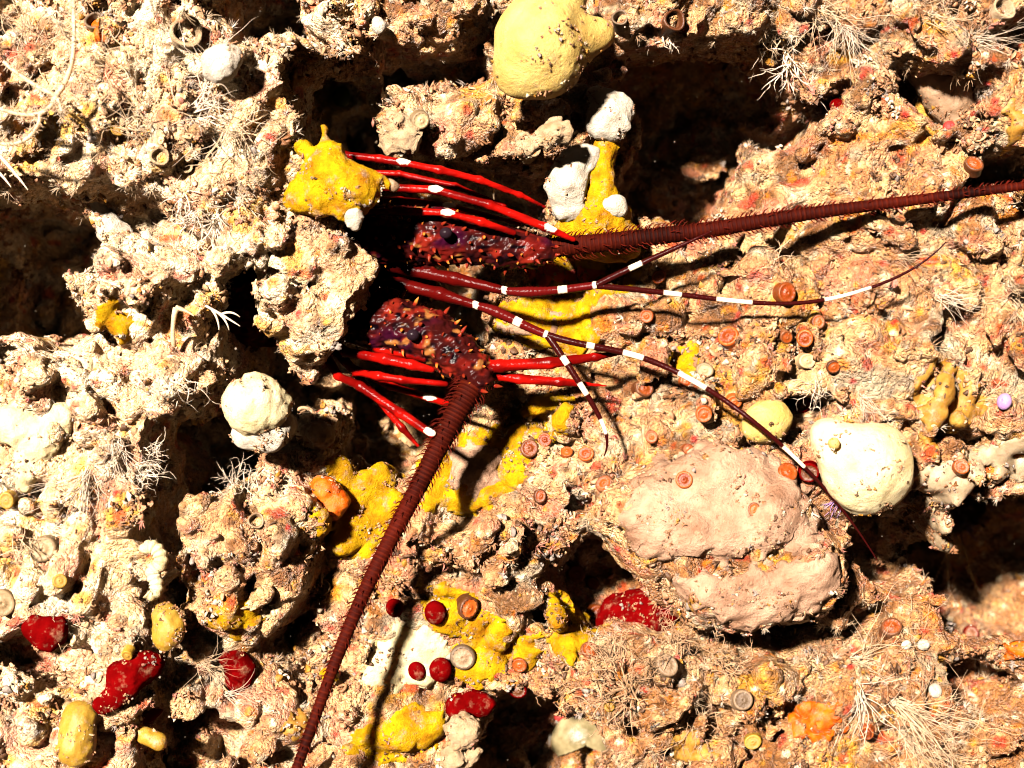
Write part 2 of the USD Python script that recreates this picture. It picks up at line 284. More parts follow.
def wall(ax, ay, az, h, fine=True):
    """the rock as a solid: the height field seen through a warp that leans its ledges over, plus lumps in octaves"""
    axes = [ax, ay, az]
    wx = 0.010 * gridnoise(axes, 0.045, 11) + 0.005 * gridnoise(axes, 0.018, 12)
    wz = 0.010 * gridnoise(axes, 0.045, 13) + 0.005 * gridnoise(axes, 0.018, 14)
    i = (wx + ax[:, None, None].astype(np.float32) - HA[0]) / 0.002
    k = (wz + az[None, None, :].astype(np.float32) - HZ[0]) / 0.002
    f = ndimage.map_coordinates(HF, [i, k], order=1, mode='nearest').astype(np.float32) * 0.001
    del i, k, wx, wz
    f += ay[None, :, None].astype(np.float32)
    calm = np.interp(CALM(ax, az), [0, 1], [1, 0.12]).astype(np.float32)[:, None, :] * (0.92 + 0.42 * gridnoise([ax, az], 0.055, 62))[:, None, :]
    for cell, amp, seed in ((0.07, 0.012, 21), (0.036, 0.012, 22), (0.019, 0.011, 23), (0.0095, 0.0062, 24), (0.0052, 0.0026, 25)):
        g = turned(axes, cell, seed) if cell > 0.015 else gridnoise(axes, cell, seed)
        f += (1 if seed == 21 else calm) * amp * (2.6 * np.abs(g) - 0.9 if seed in (22, 23) else g)    # billows: round tops, sharp clefts
    for px, py, hm, rx, ry, rz in TUNNELS:                                # hollows that run on behind the rims
        c = W(px, py, -hm / 1000)
        s = [slice(*np.searchsorted(a, [c[k] - 1.15 * r / 1000, c[k] + 1.15 * r / 1000])) for k, (a, r) in enumerate(zip(axes, (rx, ry, rz)))]
        if min(q.stop - q.start for q in s) < 2: continue
        g = np.sqrt(((ax[s[0]] - c[0]) / rx * 1000)[:, None, None] ** 2 + ((ay[s[1]] - c[1]) / ry * 1000)[None, :, None] ** 2 + ((az[s[2]] - c[2]) / rz * 1000)[None, None, :] ** 2) - 1
        f[tuple(s)] = np.minimum(f[tuple(s)], (g * min(rx, ry, rz) / 1000 + 0.006 * gridnoise([ax[s[0]], ay[s[1]], az[s[2]]], 0.02, 61)).astype(np.float32))
    return surface_nets(f, np.array([ax[0], ay[0], az[0]]), h)
hs = 0.0020
v, f = largest(*wall(np.arange(-0.46, 0.46, hs), np.arange(-0.13, 0.29, hs), np.arange(-0.36, 0.36, hs), hs))

def cells(p, size, seed):
    """distance (in cells) to the nearest and second nearest of jittered feature points around a surface, and the nearest one's number"""
    rng = np.random.default_rng(seed)
    k = np.unique(np.floor(p / size).astype(np.int64), axis=0)
    pts = (k + rng.random((len(k), 3))) * size
    d, i = cKDTree(pts).query(p, k=2, workers=-1)
    return d[:, 0] / size, d[:, 1] / size, i[:, 0]
def detail(v, f):
    """nodules and grit along the normals"""
    n = vnormals(v, f)
    a1, b1, i1 = cells(v, 0.011, 31); a2, b2, i2 = cells(v, 0.0055, 32)
    patch = sstep(-0.15, 0.25, fbm(v, 0.06, 2, 33))                   # some stretches nodular, some smooth
    cx, cz = np.arange(-1.0, 1.0, 0.004), np.arange(-0.8, 0.8, 0.004)
    smooth_zone = ndimage.map_coordinates(CALM(cx, cz), [(v[:, 0] + 1.0) / 0.004, (v[:, 2] + 0.8) / 0.004], order=1, mode='nearest')
    amt = np.clip(0.35 + 0.65 * patch, 0, 1) * (1 - 0.8 * smooth_zone)
    v = v + n * (amt * (0.0045 * (0.5 - np.clip(a1, 0, 1) ** 1.3) + 0.0026 * (0.5 - np.clip(a2, 0, 1))))[:, None]
    return v, (a1, b1, i1, a2, b2, i2, patch, smooth_zone)
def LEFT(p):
    """strobe brightness painted in as paler crusts on the left, most of all high up"""
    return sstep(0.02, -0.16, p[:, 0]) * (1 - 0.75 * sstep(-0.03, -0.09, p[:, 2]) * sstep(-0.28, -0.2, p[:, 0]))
def pigments(v, info):
    """what grows where: colours of the crusts, by cell and by patch, lightened leftwards for the strobe"""
    a1, b1, i1, a2, b2, i2, patch, sz = info
    rng = np.random.default_rng(40)
    P = lambda *c: np.array(c)
    beige, cream, white, pink, tan, brown, ochre, rust, grey, red = P(.57, .33, .205), P(.75, .50, .32), P(.84, .71, .59), P(.62, .28, .20), P(.42, .22, .11), P(.17, .085, .04), P(.60, .33, .06), P(.40, .10, .03), P(.40, .33, .28), P(.5, .03, .03)
    c = np.broadcast_to(beige, v.shape).copy()
    def lay(col, m): 
        nonlocal c
        c = c * (1 - m[:, None]) + col * m[:, None]
    left = LEFT(v)
    lay(tan, 0.9 * sstep(-0.15, 0.4, fbm(v, 0.05, 3, 41) - 0.7 * left))
    lay(cream, sstep(0.0, 0.4, fbm(v, 0.035, 3, 42) + 0.5 * left)); lay(white, 0.6 * sstep(0.3, 0.7, fbm(v, 0.02, 3, 49) + 0.4 * left))
    lay(grey, 0.8 * sstep(0.3, 0.5, fbm(v, 0.03, 3, 43) - 0.3 * left))
    lay(pink, 0.75 * sstep(0.3, 0.5, fbm(v, 0.022, 3, 44)))
    lay(brown, 0.85 * sstep(0.25, 0.55, fbm(v, 0.02, 3, 45) - 0.35 * left))
    turf = sstep(-0.085, -0.15, v[:, 2]) * sstep(-0.01, 0.09, v[:, 0])                                # brown bryozoan mat low on the right, also painting in the strobe falloff
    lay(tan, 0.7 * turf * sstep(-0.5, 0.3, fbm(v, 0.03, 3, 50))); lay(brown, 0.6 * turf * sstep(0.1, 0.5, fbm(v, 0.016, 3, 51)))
    lay(ochre, 0.8 * sstep(0.42, 0.58, fbm(v, 0.026, 3, 46)))
    lay(P(.50, .08, .05), 0.75 * sstep(0.62, 0.8, fbm(v, 0.013, 2, 47))); lay(P(.62, .26, .04), 0.8 * sstep(0.66, 0.82, fbm(v, 0.012, 2, 48)))
    r1 = rng.random(i1.max() + 1)[i1]; r2 = rng.random(i2.max() + 1)[i2]
    lay(white, 0.9 * (r2 > 0.90) * sstep(0.55, 0.35, a2)); lay(rust, 0.8 * ((r2 > 0.865) & (r2 < 0.885)) * sstep(0.6, 0.4, a2) * (1 - left))
    lay(cream, 0.8 * (r1 > 0.84) * sstep(0.6, 0.4, a1)); lay(brown, 0.7 * (r1 < 0.10) * sstep(0.6, 0.4, a1))
    lay(red, 0.8 * ((r2 > 0.02) & (r2 < 0.035)) * sstep(0.5, 0.35, a2)); lay(ochre, 0.8 * ((r2 > 0.05) & (r2 < 0.065)) * sstep(0.6, 0.35, a2))
    lay(brown, 0.8 * sstep(0.07, 0.02, b2 - a2) * patch * 0.8)                                     # brown along the joints between nodules
    c *= (0.86 + 0.28 * rng.random(i2.max() + 1)[i2])[:, None]
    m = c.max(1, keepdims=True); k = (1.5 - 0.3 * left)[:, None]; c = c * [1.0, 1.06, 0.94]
    return np.clip(m * (c / m) ** k * (0.30 + 0.14 * left)[:, None], 0.003, 0.6)  # wall colour scaled up leftwards, the strobe brightness put into the pigment
v, info = detail(v, f)
REEF = trimesh.Trimesh(v, f, process=False)
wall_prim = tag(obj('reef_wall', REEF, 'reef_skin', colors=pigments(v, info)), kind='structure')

hb = 0.007                                                               # the wall goes on around the frame
v2, f2 = largest(*wall(np.arange(-1.0, 1.0, hb), np.arange(-0.13, 0.30, hb), np.arange(-0.8, 0.8, hb), hb))
cen = v2[f2].mean(1); f2 = f2[~((abs(cen[:, 0]) < 0.45) & (abs(cen[:, 2]) < 0.35))]
v2, info2 = detail(v2, f2)
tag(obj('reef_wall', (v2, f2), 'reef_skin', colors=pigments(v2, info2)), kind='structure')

# ------------------------------------------------------------------ tools for what grows on it
RAY = trimesh.ray.ray_pyembree.RayMeshIntersector(REEF)
VN, PXV = vnormals(REEF.vertices, REEF.faces), PX(REEF.vertices)
SOFTN = relax(VN.copy(), REEF.faces, 6); SOFTN /= np.maximum(np.linalg.norm(SOFTN, axis=1, keepdims=True), 1e-9)
_eye = np.array([0, -CAM_D, 0.0])
def hits(pxs):
    """wall points and soft normals seen at picture positions"""
    d = np.array([W(x, y, 0) for x, y in pxs]) - _eye
    loc, ri, ti = RAY.intersects_location(np.repeat(_eye[None], len(d), 0), d, multiple_hits=False)
    out, n = np.array([W(x, y, 0.02) for x, y in pxs]), np.tile([0, -1.0, 0], (len(pxs), 1))
    out[ri] = loc; n[ri] = SOFTN[REEF.faces[ti]].mean(1)
    return out, n / np.linalg.norm(n, axis=1, keepdims=True)
def at(px, py, out=0.0):
    p = hits([(px, py)])[0][0]
    return W(px, py, p[1] - out)
def tube(pts, radii, sides=6, cap=True, smooth=4):
    """a tapering tube along a polyline (smoothed by a spline)"""
    pts, radii = np.asarray(pts, float), np.asarray(radii, float)
    if smooth and len(pts) > 2:
        from scipy.interpolate import CubicSpline
        t = np.concatenate([[0], np.cumsum(np.linalg.norm(np.diff(pts, axis=0), axis=1))]); u = np.linspace(0, t[-1], (len(pts) - 1) * smooth + 1)
        pts, radii = CubicSpline(t, pts)(u), np.interp(u, t, radii)
    tg = np.gradient(pts, axis=0); tg /= np.maximum(np.linalg.norm(tg, axis=1, keepdims=True), 1e-12)
    a = np.cross(tg[0], [0.3, 0.5, 0.81]); a /= np.linalg.norm(a); A = []
    for t in tg:
        a = a - t * (a @ t); a /= np.linalg.norm(a); A.append(a)
    A = np.array(A); B = np.cross(tg, A); th = np.arange(sides) / sides * 2 * np.pi
    v = pts[:, None] + radii[:, None, None] * (np.cos(th)[None, :, None] * A[:, None] + np.sin(th)[None, :, None] * B[:, None])
    n = len(pts); i = np.arange(n - 1)[:, None] * sides; j = np.arange(sides)[None]; k = (j + 1) % sides
    q = np.stack([i + j, i + k, i + sides + k, i + sides + j], -1).reshape(-1, 4)
    f = np.vstack([q[:, [0, 1, 2]], q[:, [0, 2, 3]]]); v = v.reshape(-1, 3)
    if cap:
        v = np.vstack([v, pts[0], pts[-1]]); m = len(v)
        f = np.vstack([f, np.stack([np.full(sides, m - 2), k[0], j[0]], 1), np.stack([np.full(sides, m - 1), (n - 1) * sides + j[0], (n - 1) * sides + k[0]], 1)])
    return v, f
def join(parts):
    n = np.cumsum([0] + [len(p[0]) for p in parts])
    return np.vstack([p[0] for p in parts]), np.vstack([p[1] + a for p, a in zip(parts, n)])
def flesh(caps, k=0.004, res=0.0018, noise=0.0, cell=0.012, seed=1, fine=0.0):
    """one continuous skin over tapering bones (p0, p1, r0, r1), blended over k metres; returns vertices, faces"""
    P = np.array([c[0] for c in caps] + [c[1] for c in caps]); R = max(max(c[2], c[3]) for c in caps) + 3 * res + noise + k
    lo, hi = P.min(0) - R, P.max(0) + R
    ax = [np.arange(lo[i], hi[i] + res, res) for i in range(3)]
    f = np.full([len(a) for a in ax], -1.0, np.float32)
    for p0, p1, r0, r1 in caps:
        p0, p1 = np.asarray(p0, float), np.asarray(p1, float); m = max(r0, r1) + 3 * res + 2 * k
        s = tuple(slice(max(int((min(p0[i], p1[i]) - m - lo[i]) / res), 0), int((max(p0[i], p1[i]) + m - lo[i]) / res) + 2) for i in range(3))
        g = np.stack(np.meshgrid(*[ax[i][s[i]] for i in range(3)], indexing='ij'), -1)
        d = p1 - p0; t = np.clip(((g - p0) @ d) / max(d @ d, 1e-12), 0, 1)
        e = (r0 + (r1 - r0) * t - np.linalg.norm(g - p0 - t[..., None] * d, axis=-1)).astype(np.float32)
        o = f[s]; h = np.clip(0.5 + 0.5 * (e - o) / k, 0, 1)
        f[s] = np.where(o < -0.5, e, o + (e - o) * h + k * h * (1 - h))
    if noise: f += noise * (gridnoise(ax, cell, seed) + 0.5 * gridnoise(ax, cell / 2.1, seed + 1))
    if fine: f += fine * gridnoise(ax, max(cell / 4.5, 2.2 * res), seed + 2)
    return surface_nets(f, lo, res)
SUB = []
def growth(name, label, cat, blobs, material, k=4.0, res=1.4, noise=1.4, cell=12, fine=0.6, out=0.0, seed=1, base=None, group=None, parts=None, level=None):
    """a massive thing: blobs of (px, py, mm in front of the wall there, radius in px), or two such ends; its own parts by the same means"""
    b = hits([base or blobs[0][:2]])[0][0]
    y = b[1] - out / 1000 if level is None else -level / 1000
    if level is not None: b = W(*(base or blobs[0][:2]), y)
    def bone(q):
        e = [W(q[0], q[1], y - q[2] / 1000)] * 2 if len(q) == 4 else [W(q[0], q[1], y - q[2] / 1000), W(q[4], q[5], y - q[6] / 1000)]
        s = SCALE * (1 + y)
        return (e[0], e[1], q[3] * s, (q[3] if len(q) == 4 else q[7]) * s)
    t = None
    if parts: t = thing(name, label, cat, b, group)
    for pn, pb, pm in [(name if not parts else 'body', blobs, material)] + (parts or []):
        v, f = flesh([bone(q) for q in pb], k / 1000, res / 1000, noise / 1000, cell / 1000, seed, fine / 1000)
        SUB.append((v, f))
        if parts: obj(pn, (v - b, f), pm, t)
        else:
            o = obj(name, (v - b, f), pm); UsdGeom.Xformable(o).AddTranslateOp().Set(Gf.Vec3d(*map(float, b))); tag(o, label, cat, group)
        seed += 7
    return o if not parts else t
# what the lens can see of the wall: nearest depth per 3-pixel bin
_b = np.floor(PXV / 3).astype(int); _ok = ((_b >= -20) & (_b < 380)).all(1)
_zb = np.full((400, 400), 9.0); np.minimum.at(_zb, (_b[_ok, 0] + 20, _b[_ok, 1] + 20), REEF.vertices[_ok, 1])
_zb = ndimage.minimum_filter(_zb, 3)
VIS = np.zeros(len(PXV), bool); VIS[_ok] = REEF.vertices[_ok, 1] < _zb[_b[_ok, 0] + 20, _b[_ok, 1] + 20] + 0.022
VIS &= SOFTN[:, 1] < 0.25
def crust(name, label, cat, poly, material, thick=3.0, edge=9.0, soft=4, ragged=7.0, lump=1.0, seed=1, group=None):
    """an encrusting growth: a swollen skin over the patch of rock inside this outline"""
    q = np.array(poly, float); pg = shapely.Polygon(q).buffer(0)
    lo, hi = q.min(0) - 25, q.max(0) + 25
    c = np.flatnonzero(VIS & (PXV > lo).all(1) & (PXV < hi).all(1))
    pts = shapely.points(PXV[c]); d = shapely.distance(pts, pg.boundary) * np.where(shapely.contains(pg, pts), 1, -1)
    d = d + ragged * fbm(REEF.vertices[c], 0.009, 2, 70 + seed)
    keep = np.zeros(len(VIS), bool); keep[c[d > -1.5]] = True
    dist = np.zeros(len(VIS)); dist[c] = d
    f = REEF.faces[keep[REEF.faces].all(1)]
    if len(f) < 20: print('crust lost', name, label); return
    _, lab = connected_components(coo_matrix((np.ones(2 * len(f)), (f[:, [0, 1]].ravel(), f[:, [1, 2]].ravel())), (len(VIS), len(VIS))), False)
    f = f[lab[f[:, 0]] == np.bincount(lab[f[:, 0]]).argmax()]
    u, f = np.unique(f, return_inverse=True); f = f.reshape(-1, 3); v = REEF.vertices[u]; d = dist[u]
    e = np.sort(np.vstack([f[:, [0, 1]], f[:, [1, 2]], f[:, [2, 0]]]), 1); _, inv, cnt = np.unique(e, axis=0, return_inverse=True, return_counts=True)
    rim = np.zeros(len(v), bool); rim[e[cnt[inv.ravel()] == 1].ravel()] = True
    v = relax(v, f, soft, 0.5, rim)
    t = thick * np.sqrt(np.clip(d / edge, 0, 1)) * (1 + 0.35 * fbm(v, 0.014, 2, seed)) + lump * fbm(v, 0.006, 2, seed + 5) * np.clip(d / edge, 0, 1)
    v = v + SOFTN[u] * (np.where(rim, -0.8, t) / 1000)[:, None]
    b = v.mean(0); SUB.append((v, f))
    o = obj(name, (v - b, f), material); UsdGeom.Xformable(o).AddTranslateOp().Set(Gf.Vec3d(*map(float, b)))
    return tag(o, label, cat, group)

# ------------------------------------------------------------------ crumbs of shell, worm tube and coralline crust over the rock
def crumb(seed, kind):
    """one unit-sized bit: 0 an angular lump, 1 a cluster, 2 a frilly flake, 3 a spiky tuft, 4 a bent worm tube"""
    rng = np.random.default_rng(900 + seed)
    if kind == 0:
        h = trimesh.convex.convex_hull(rng.normal(size=(16, 3)) * [1, 0.8, 0.6] * 0.55)
        return h.vertices, h.faces
    if kind == 1:
        out = []
        for _ in range(6):
            h = trimesh.convex.convex_hull(rng.normal(size=(12, 3)) * 0.28); out.append((h.vertices + rng.normal(size=3) * [0.6, 0.6, 0.3], h.faces))
        return join(out)
    if kind == 2:
        n = 16; th = np.arange(n) / n * 2 * np.pi; r = 1.0 + 0.35 * rng.normal(size=n)
        ring = np.stack([r * np.cos(th), r * np.sin(th), 0.55 * rng.normal(size=n)], 1); mid = ring * [0.5, 0.5, 0.3] + [0, 0, -0.05]
        v = np.vstack([ring, mid, [[0, 0, 0]], ring * [0.97, 0.97, 1] - [0, 0, 0.16], mid - [0, 0, 0.22], [[0, 0, -0.25]]])
        j = np.arange(n); k = (j + 1) % n; m = 2 * n + 1
        top = np.vstack([np.stack([j, k, n + k], 1), np.stack([j, n + k, n + j], 1), np.stack([n + j, n + k, np.full(n, 2 * n)], 1)])
        return v, np.vstack([top, top[:, ::-1] + m, np.stack([k, j, j + m], 1), np.stack([k, j + m, k + m], 1)])
    if kind == 3:
        out = []
        for _ in range(9):
            d = rng.normal(size=3) * [0.7, 0.7, 0.3] + [0, 0, 0.9]; d /= np.linalg.norm(d); L = 0.9 + 1.3 * rng.random()
            out.append(tube([[0, 0, -0.3], d * L * 0.55, d * L + 0.25 * rng.normal(size=3)], [0.2, 0.14, 0.03], 4, smooth=2))
        return join(out)
    p = np.cumsum(rng.normal(size=(5, 3)) * [0.7, 0.7, 0.25], 0)
    return tube(p - p.mean(0), [0.28, 0.32, 0.32, 0.3, 0.3], 6, smooth=3)
CR = {'beige': (.36, .20, .11), 'cream': (.45, .30, .175), 'white': (.56, .46, .34), 'tan': (.24, .125, .06), 'brown': (.10, .055, .028), 'ochre': (.38, .20, .035), 'pink': (.38, .18, .13), 'grey': (.25, .21, .18)}
for n_, c_ in CR.items():
    living('crumb_' + n_, tuple(0.19 * x * (x / c_[0]) ** 0.25 for x in c_), tuple(min(0.42 * x * (x / c_[0]) ** 0.25, .6) for x in c_), scale=220, rough=0.45, bump=0.5, spec=0.1)
rng = np.random.default_rng(5)
tri = REEF.triangles_center; tarea = REEF.area_faces
tp = PX(tri); seen = VIS[REEF.faces].any(1) & (np.abs(tp[:, 0] - 512) < 620) & (np.abs(tp[:, 1] - 384) < 490)
def scatter(count, size, protos, pick, seed, name, label, cat, dense, sink=0.25, on=None):
    """copies lying on the rock, as one uncountable stuff"""
    rng = np.random.default_rng(seed)
    if on is None: w, TT, FN = tarea * seen * dense(tri), REEF.triangles, REEF.face_normals
    else: w, TT, FN = on.area_faces * dense(on.triangles_center) * (on.face_normals[:, 1] < 0.1), on.triangles, on.face_normals
    fi = rng.choice(len(TT), count, p=w / w.sum())
    r = rng.random((count, 2)); fl = r.sum(1) > 1; r[fl] = 1 - r[fl]
    T = TT[fi]; p = T[:, 0] + r[:, :1] * (T[:, 1] - T[:, 0]) + r[:, 1:] * (T[:, 2] - T[:, 0])
    n = FN[fi] + 0.5 * rng.normal(size=(count, 3)); n /= np.linalg.norm(n, axis=1, keepdims=True)
    s = size[0] * (size[1] / size[0]) ** (rng.random(count) ** 1.8)
    p = p + FN[fi] * (s * (0.5 - sink))[:, None]
    z = np.array([0, 0, 1.0]); ang = rng.random(count) * 2 * np.pi
    ax_ = np.cross(np.broadcast_to(z, n.shape), n); w_ = 1 + n[:, 2]; q = np.concatenate([w_[:, None], ax_], 1); q /= np.maximum(np.linalg.norm(q, axis=1, keepdims=True), 1e-9)
    q2 = np.stack([np.cos(ang / 2), 0 * ang, 0 * ang, np.sin(ang / 2)], 1)
    w1, x1, y1, z1 = q.T; w2, x2, y2, z2 = q2.T
    q = np.stack([w1 * w2 - x1 * x2 - y1 * y2 - z1 * z2, w1 * x2 + x1 * w2 + y1 * z2 - z1 * y2, w1 * y2 - x1 * z2 + y1 * w2 + z1 * x2, w1 * z2 + x1 * y2 - y1 * x2 + z1 * w2], 1)
    pi = UsdGeom.PointInstancer.Define(stage, numbered('/World', name)); tag(pi.GetPrim(), label, cat, kind='stuff')
    UsdGeom.Scope.Define(stage, str(pi.GetPath()) + '/kinds')
    paths = []
    for pn, mesh, m in protos:
        paths.append(obj(pn, mesh, m, str(pi.GetPath()) + '/kinds').GetPath())
    pi.CreatePrototypesRel().SetTargets(paths)
    pi.CreateProtoIndicesAttr(Vt.IntArray.FromNumpy(np.asarray(pick(p, rng), np.int32)))
    pi.CreatePositionsAttr(Vt.Vec3fArray.FromNumpy(p.astype(np.float32)))
    pi.CreateOrientationsAttr(Vt.QuathArray([Gf.Quath(*map(float, x)) for x in q]))
    pi.CreateScalesAttr(Vt.Vec3fArray.FromNumpy(np.repeat(s[:, None], 3, 1).astype(np.float32) * (0.75 + 0.5 * rng.random((count, 3))).astype(np.float32)))
    return pi
names_ = list(CR)
KINDS = ['crumb', 'cluster', 'flake', 'tuft', 'worm_tube']
protos = [(KINDS[j], crumb(5 * i + j, j), 'crumb_' + n_) for i, n_ in enumerate(names_) for j in range(5)]
def pick_crumb(p, rng):
    left = LEFT(p)
    base = np.array([0.34, 0.16, 0.05, 0.19, 0.13, 0.03, 0.05, 0.05])
    w = np.repeat(base[None], len(p), 0)
    w[:, 1] *= 1 + 1.6 * left; w[:, 2] *= 1 + 1.2 * left; w[:, 3:5] *= (1 - 0.6 * left)[:, None]  # more pale crumbs leftwards, following the painted strobe brightness
    for k in range(8): w[:, k] *= np.exp(2.2 * fbm(p, 0.022, 2, 80 + k))
    c = (w / w.sum(1, keepdims=True)).cumsum(1)
    return np.minimum((rng.random(len(p))[:, None] > c).sum(1), 7) * 5 + rng.choice(5, len(p), p=[0.40, 0.34, 0.14, 0.06, 0.06])
_cx, _cz = np.arange(-1.0, 1.0, 0.004), np.arange(-0.8, 0.8, 0.004); _calm = CALM(_cx, _cz)
bare = lambda p: 1 - 0.8 * ndimage.map_coordinates(_calm, [(p[:, 0] + 1.0) / 0.004, (p[:, 2] + 0.8) / 0.004], order=1, mode='nearest')
scatter(16000, (0.0009, 0.0036), protos, pick_crumb, 6, 'rubble_crust', 'beige and cream crumbs of shell, worm tube and crust covering the reef rock', 'reef crust', lambda p: bare(p) * (0.03 + sstep(0.0, 0.7, fbm(p, 0.026, 2, 91))))
scatter(30000, (0.0004, 0.0014), protos, pick_crumb, 7, 'grit_crust', 'fine gritty crumbs and sand grains between the larger bits on the reef rock', 'reef crust', lambda p: bare(p) * (0.06 + sstep(-0.1, 0.6, fbm(p, 0.022, 2, 92))))

# ------------------------------------------------------------------ creature skins
KEEP = 0.20                                                             # the strobe is strong: pigments are darker than the picture
living('bright_yellow_skin', (.30, .11, .0005), (.60, .37, .002), scale=75, rough=0.6, bump=0.9, sss=0.1, pores=0.4, fine=8, dist=0.002, spec=0.02, silt=0.8)
living('pale_yellow_skin', (.46, .29, .06), (.62, .46, .14), scale=55, rough=0.65, bump=0.7, pores=0.5, sss=0.1, fine=9, dist=0.002, silt=0.45)
living('cream_skin', (.54, .42, .19), (.76, .66, .40), scale=50, rough=0.65, bump=0.7, pores=0.5, sss=0.1, fine=9, dist=0.002, silt=0.4)
living('chalk_skin', (.44, .38, .28), (.66, .60, .49), scale=130, rough=0.55, bump=0.8, dist=0.002, silt=0.6)
living('knob_skin', (.40, .25, .12), (.68, .51, .31), scale=170, rough=0.5, bump=0.9, dist=0.003, silt=0.6)
living('dark_red_skin', (.07, .0005, .0006), (.14, .0012, .0015), scale=110, rough=0.7, bump=0.5, spec=0.0, silt=0.4)
living('orange_skin', (.46, .045, .001), (.62, .15, .002), scale=130, rough=0.45, bump=0.6, sss=0.1, silt=0.6)
living('amber_skin', (.26, .10, .006), (.42, .23, .04), scale=110, rough=0.5, bump=0.4, sss=0.2, silt=0.7)
living('ochre_skin', (.30, .16, .012), (.36, .22, .03), scale=70, rough=0.4, bump=0.4, sss=0.2, silt=0.6)
living('beige_skin', (.26, .155, .085), (.33, .215, .13), scale=90, rough=0.45, bump=0.5, pores=0.3, sss=0.1, silt=0.6)
living('slab_skin', (.24, .12, .065), (.54, .34, .22), scale=48, rough=0.45, bump=0.9, pores=0.5, fine=10.0, dist=0.002, silt=0.8)
living('web_skin', (.26, .18, .10), (.46, .35, .22), scale=90, rough=0.35, bump=0.4, sss=0.2, silt=0.5)
living('pink_skin', (.36, .07, .06), (.45, .14, .11), scale=140, rough=0.45, bump=0.5)
living('scarlet_skin', (.42, .015, .015), (.5, .04, .03), scale=140, rough=0.45, bump=0.5, silt=0.4)
living('lilac_skin', (.30, .16, .36), (.42, .28, .46), scale=140, rough=0.45, bump=0.4)
living('green_skin', (.05, .07, .008), (.08, .11, .015), scale=120, rough=0.45, bump=0.4)
living('hydroid_skin', (.40, .26, .14), (.62, .46, .29), scale=200, rough=0.5, bump=0.3, sss=0.2)
living('white_hair_skin', (.50, .38, .26), (.78, .66, .50), scale=200, rough=0.45, bump=0.2, sss=0.2)
living('brown_bush_skin', (.26, .14, .07), (.50, .32, .18), scale=250, rough=0.5, bump=0.3)
living('cup_orange', (0.22, 0.030, 0.003), (0.32, 0.060, 0.008), scale=140, rough=0.3, bump=0.3, sss=0.0, coat=0.0, silt=0.35, vary=True)
living('cup_orange_disc', (0.26, 0.040, 0.004), (0.36, 0.080, 0.012), scale=220, rough=0.3, bump=0.3, sss=0.0, coat=0.0, silt=0.35, vary=True)
living('cup_brown', (0.09, 0.025, 0.007), (0.15, 0.05, 0.018), scale=140, rough=0.35, bump=0.3, silt=0.35, vary=True)
living('cup_grey', (0.15, 0.09, 0.045), (0.26, 0.18, 0.11), scale=140, rough=0.4, bump=0.4, silt=0.35, vary=True)
living('cup_cream', (0.26, 0.17, 0.08), (0.4, 0.29, 0.16), scale=140, rough=0.45, bump=0.3, silt=0.35, vary=True)
living('shell_skin', (.10, .08, .03), (.34, .28, .15), scale=60, rough=0.3, bump=0.3)

# ------------------------------------------------------------------ massive sponges, sea squirts and stony growths
growth('massive_sponge', 'big smooth pale yellow sponge at the top edge, above the ledge', 'sponge',
       [(540, 40, 26, 43), (520, 70, 24, 26), (548, 62, 24, 34), (556, 0, 20, 30), (598, 34, 18, 17), (576, 40, 20, 24)], 'pale_yellow_skin', k=9, noise=1.4, cell=22, fine=0.4, base=(545, 110), out=8, seed=3)
growth('massive_sponge', 'big rounded cream white sponge with one yellow spot, right of centre', 'sponge',
       [(862, 468, 14, 40), (882, 456, 14, 28), (838, 450, 12, 24), (866, 486, 12, 26), (890, 476, 10, 20), (824, 432, 8, 14)], 'cream_skin', k=12, noise=1.8, cell=24, fine=0.4, base=(860, 400), out=14, seed=5,
       parts=[('yellow_spot', [(834, 443, 33, 7)], 'pale_yellow_skin')])
growth('massive_sponge', 'small faceted pale yellow sponge left of the big cream white one', 'sponge',
       [(766, 422, 6, 22), (758, 426, 8, 16), (776, 416, 8, 14)], 'pale_yellow_skin', k=5, noise=1.2, cell=14, fine=0.4, base=(750, 440), out=6, seed=6)
growth('sea_squirt', 'cream dome in two tiers standing in the dark cleft left of the lobster', 'sea squirt',
       [(256, 404, 4, 31), (244, 396, 6, 17), (268, 408, 4, 22), (258, 410, -6, 24, 268, 426, -90, 20)], 'cream_skin', k=5, noise=1.8, cell=12, fine=0.6, base=(262, 440), level=42, seed=8, parts=[('lower_tier', [(270, 426, -6, 26), (250, 432, -8, 17)], 'chalk_skin')])
growth('branching_sponge', 'stalk of yellow sponge carrying chalk white lobes beside the dark hollow', 'sponge',
       [(604, 148, 12, 12, 598, 180, 14, 13), (598, 180, 14, 14, 598, 216, 12, 24), (596, 222, 8, 26), (575, 235, 4, 22, 620, 240, 4, 22), (600, 200, 14, 14, 614, 214, 12, 16)],
       'bright_yellow_skin', k=7, noise=2.0, cell=12, fine=0.8, base=(600, 250), out=30, seed=9,
       parts=[('white_lobe', [(578, 166, 18, 18, 566, 186, 20, 19), (566, 186, 20, 19, 570, 206, 18, 16), (590, 156, 16, 12)], 'chalk_skin'),
              ('white_knob', [(617, 208, 20, 11), (608, 206, 20, 8)], 'chalk_skin'),
              ('white_cap', [(602, 100, 16, 15, 610, 122, 18, 20), (598, 126, 20, 12), (622, 104, 14, 12)], 'chalk_skin')])
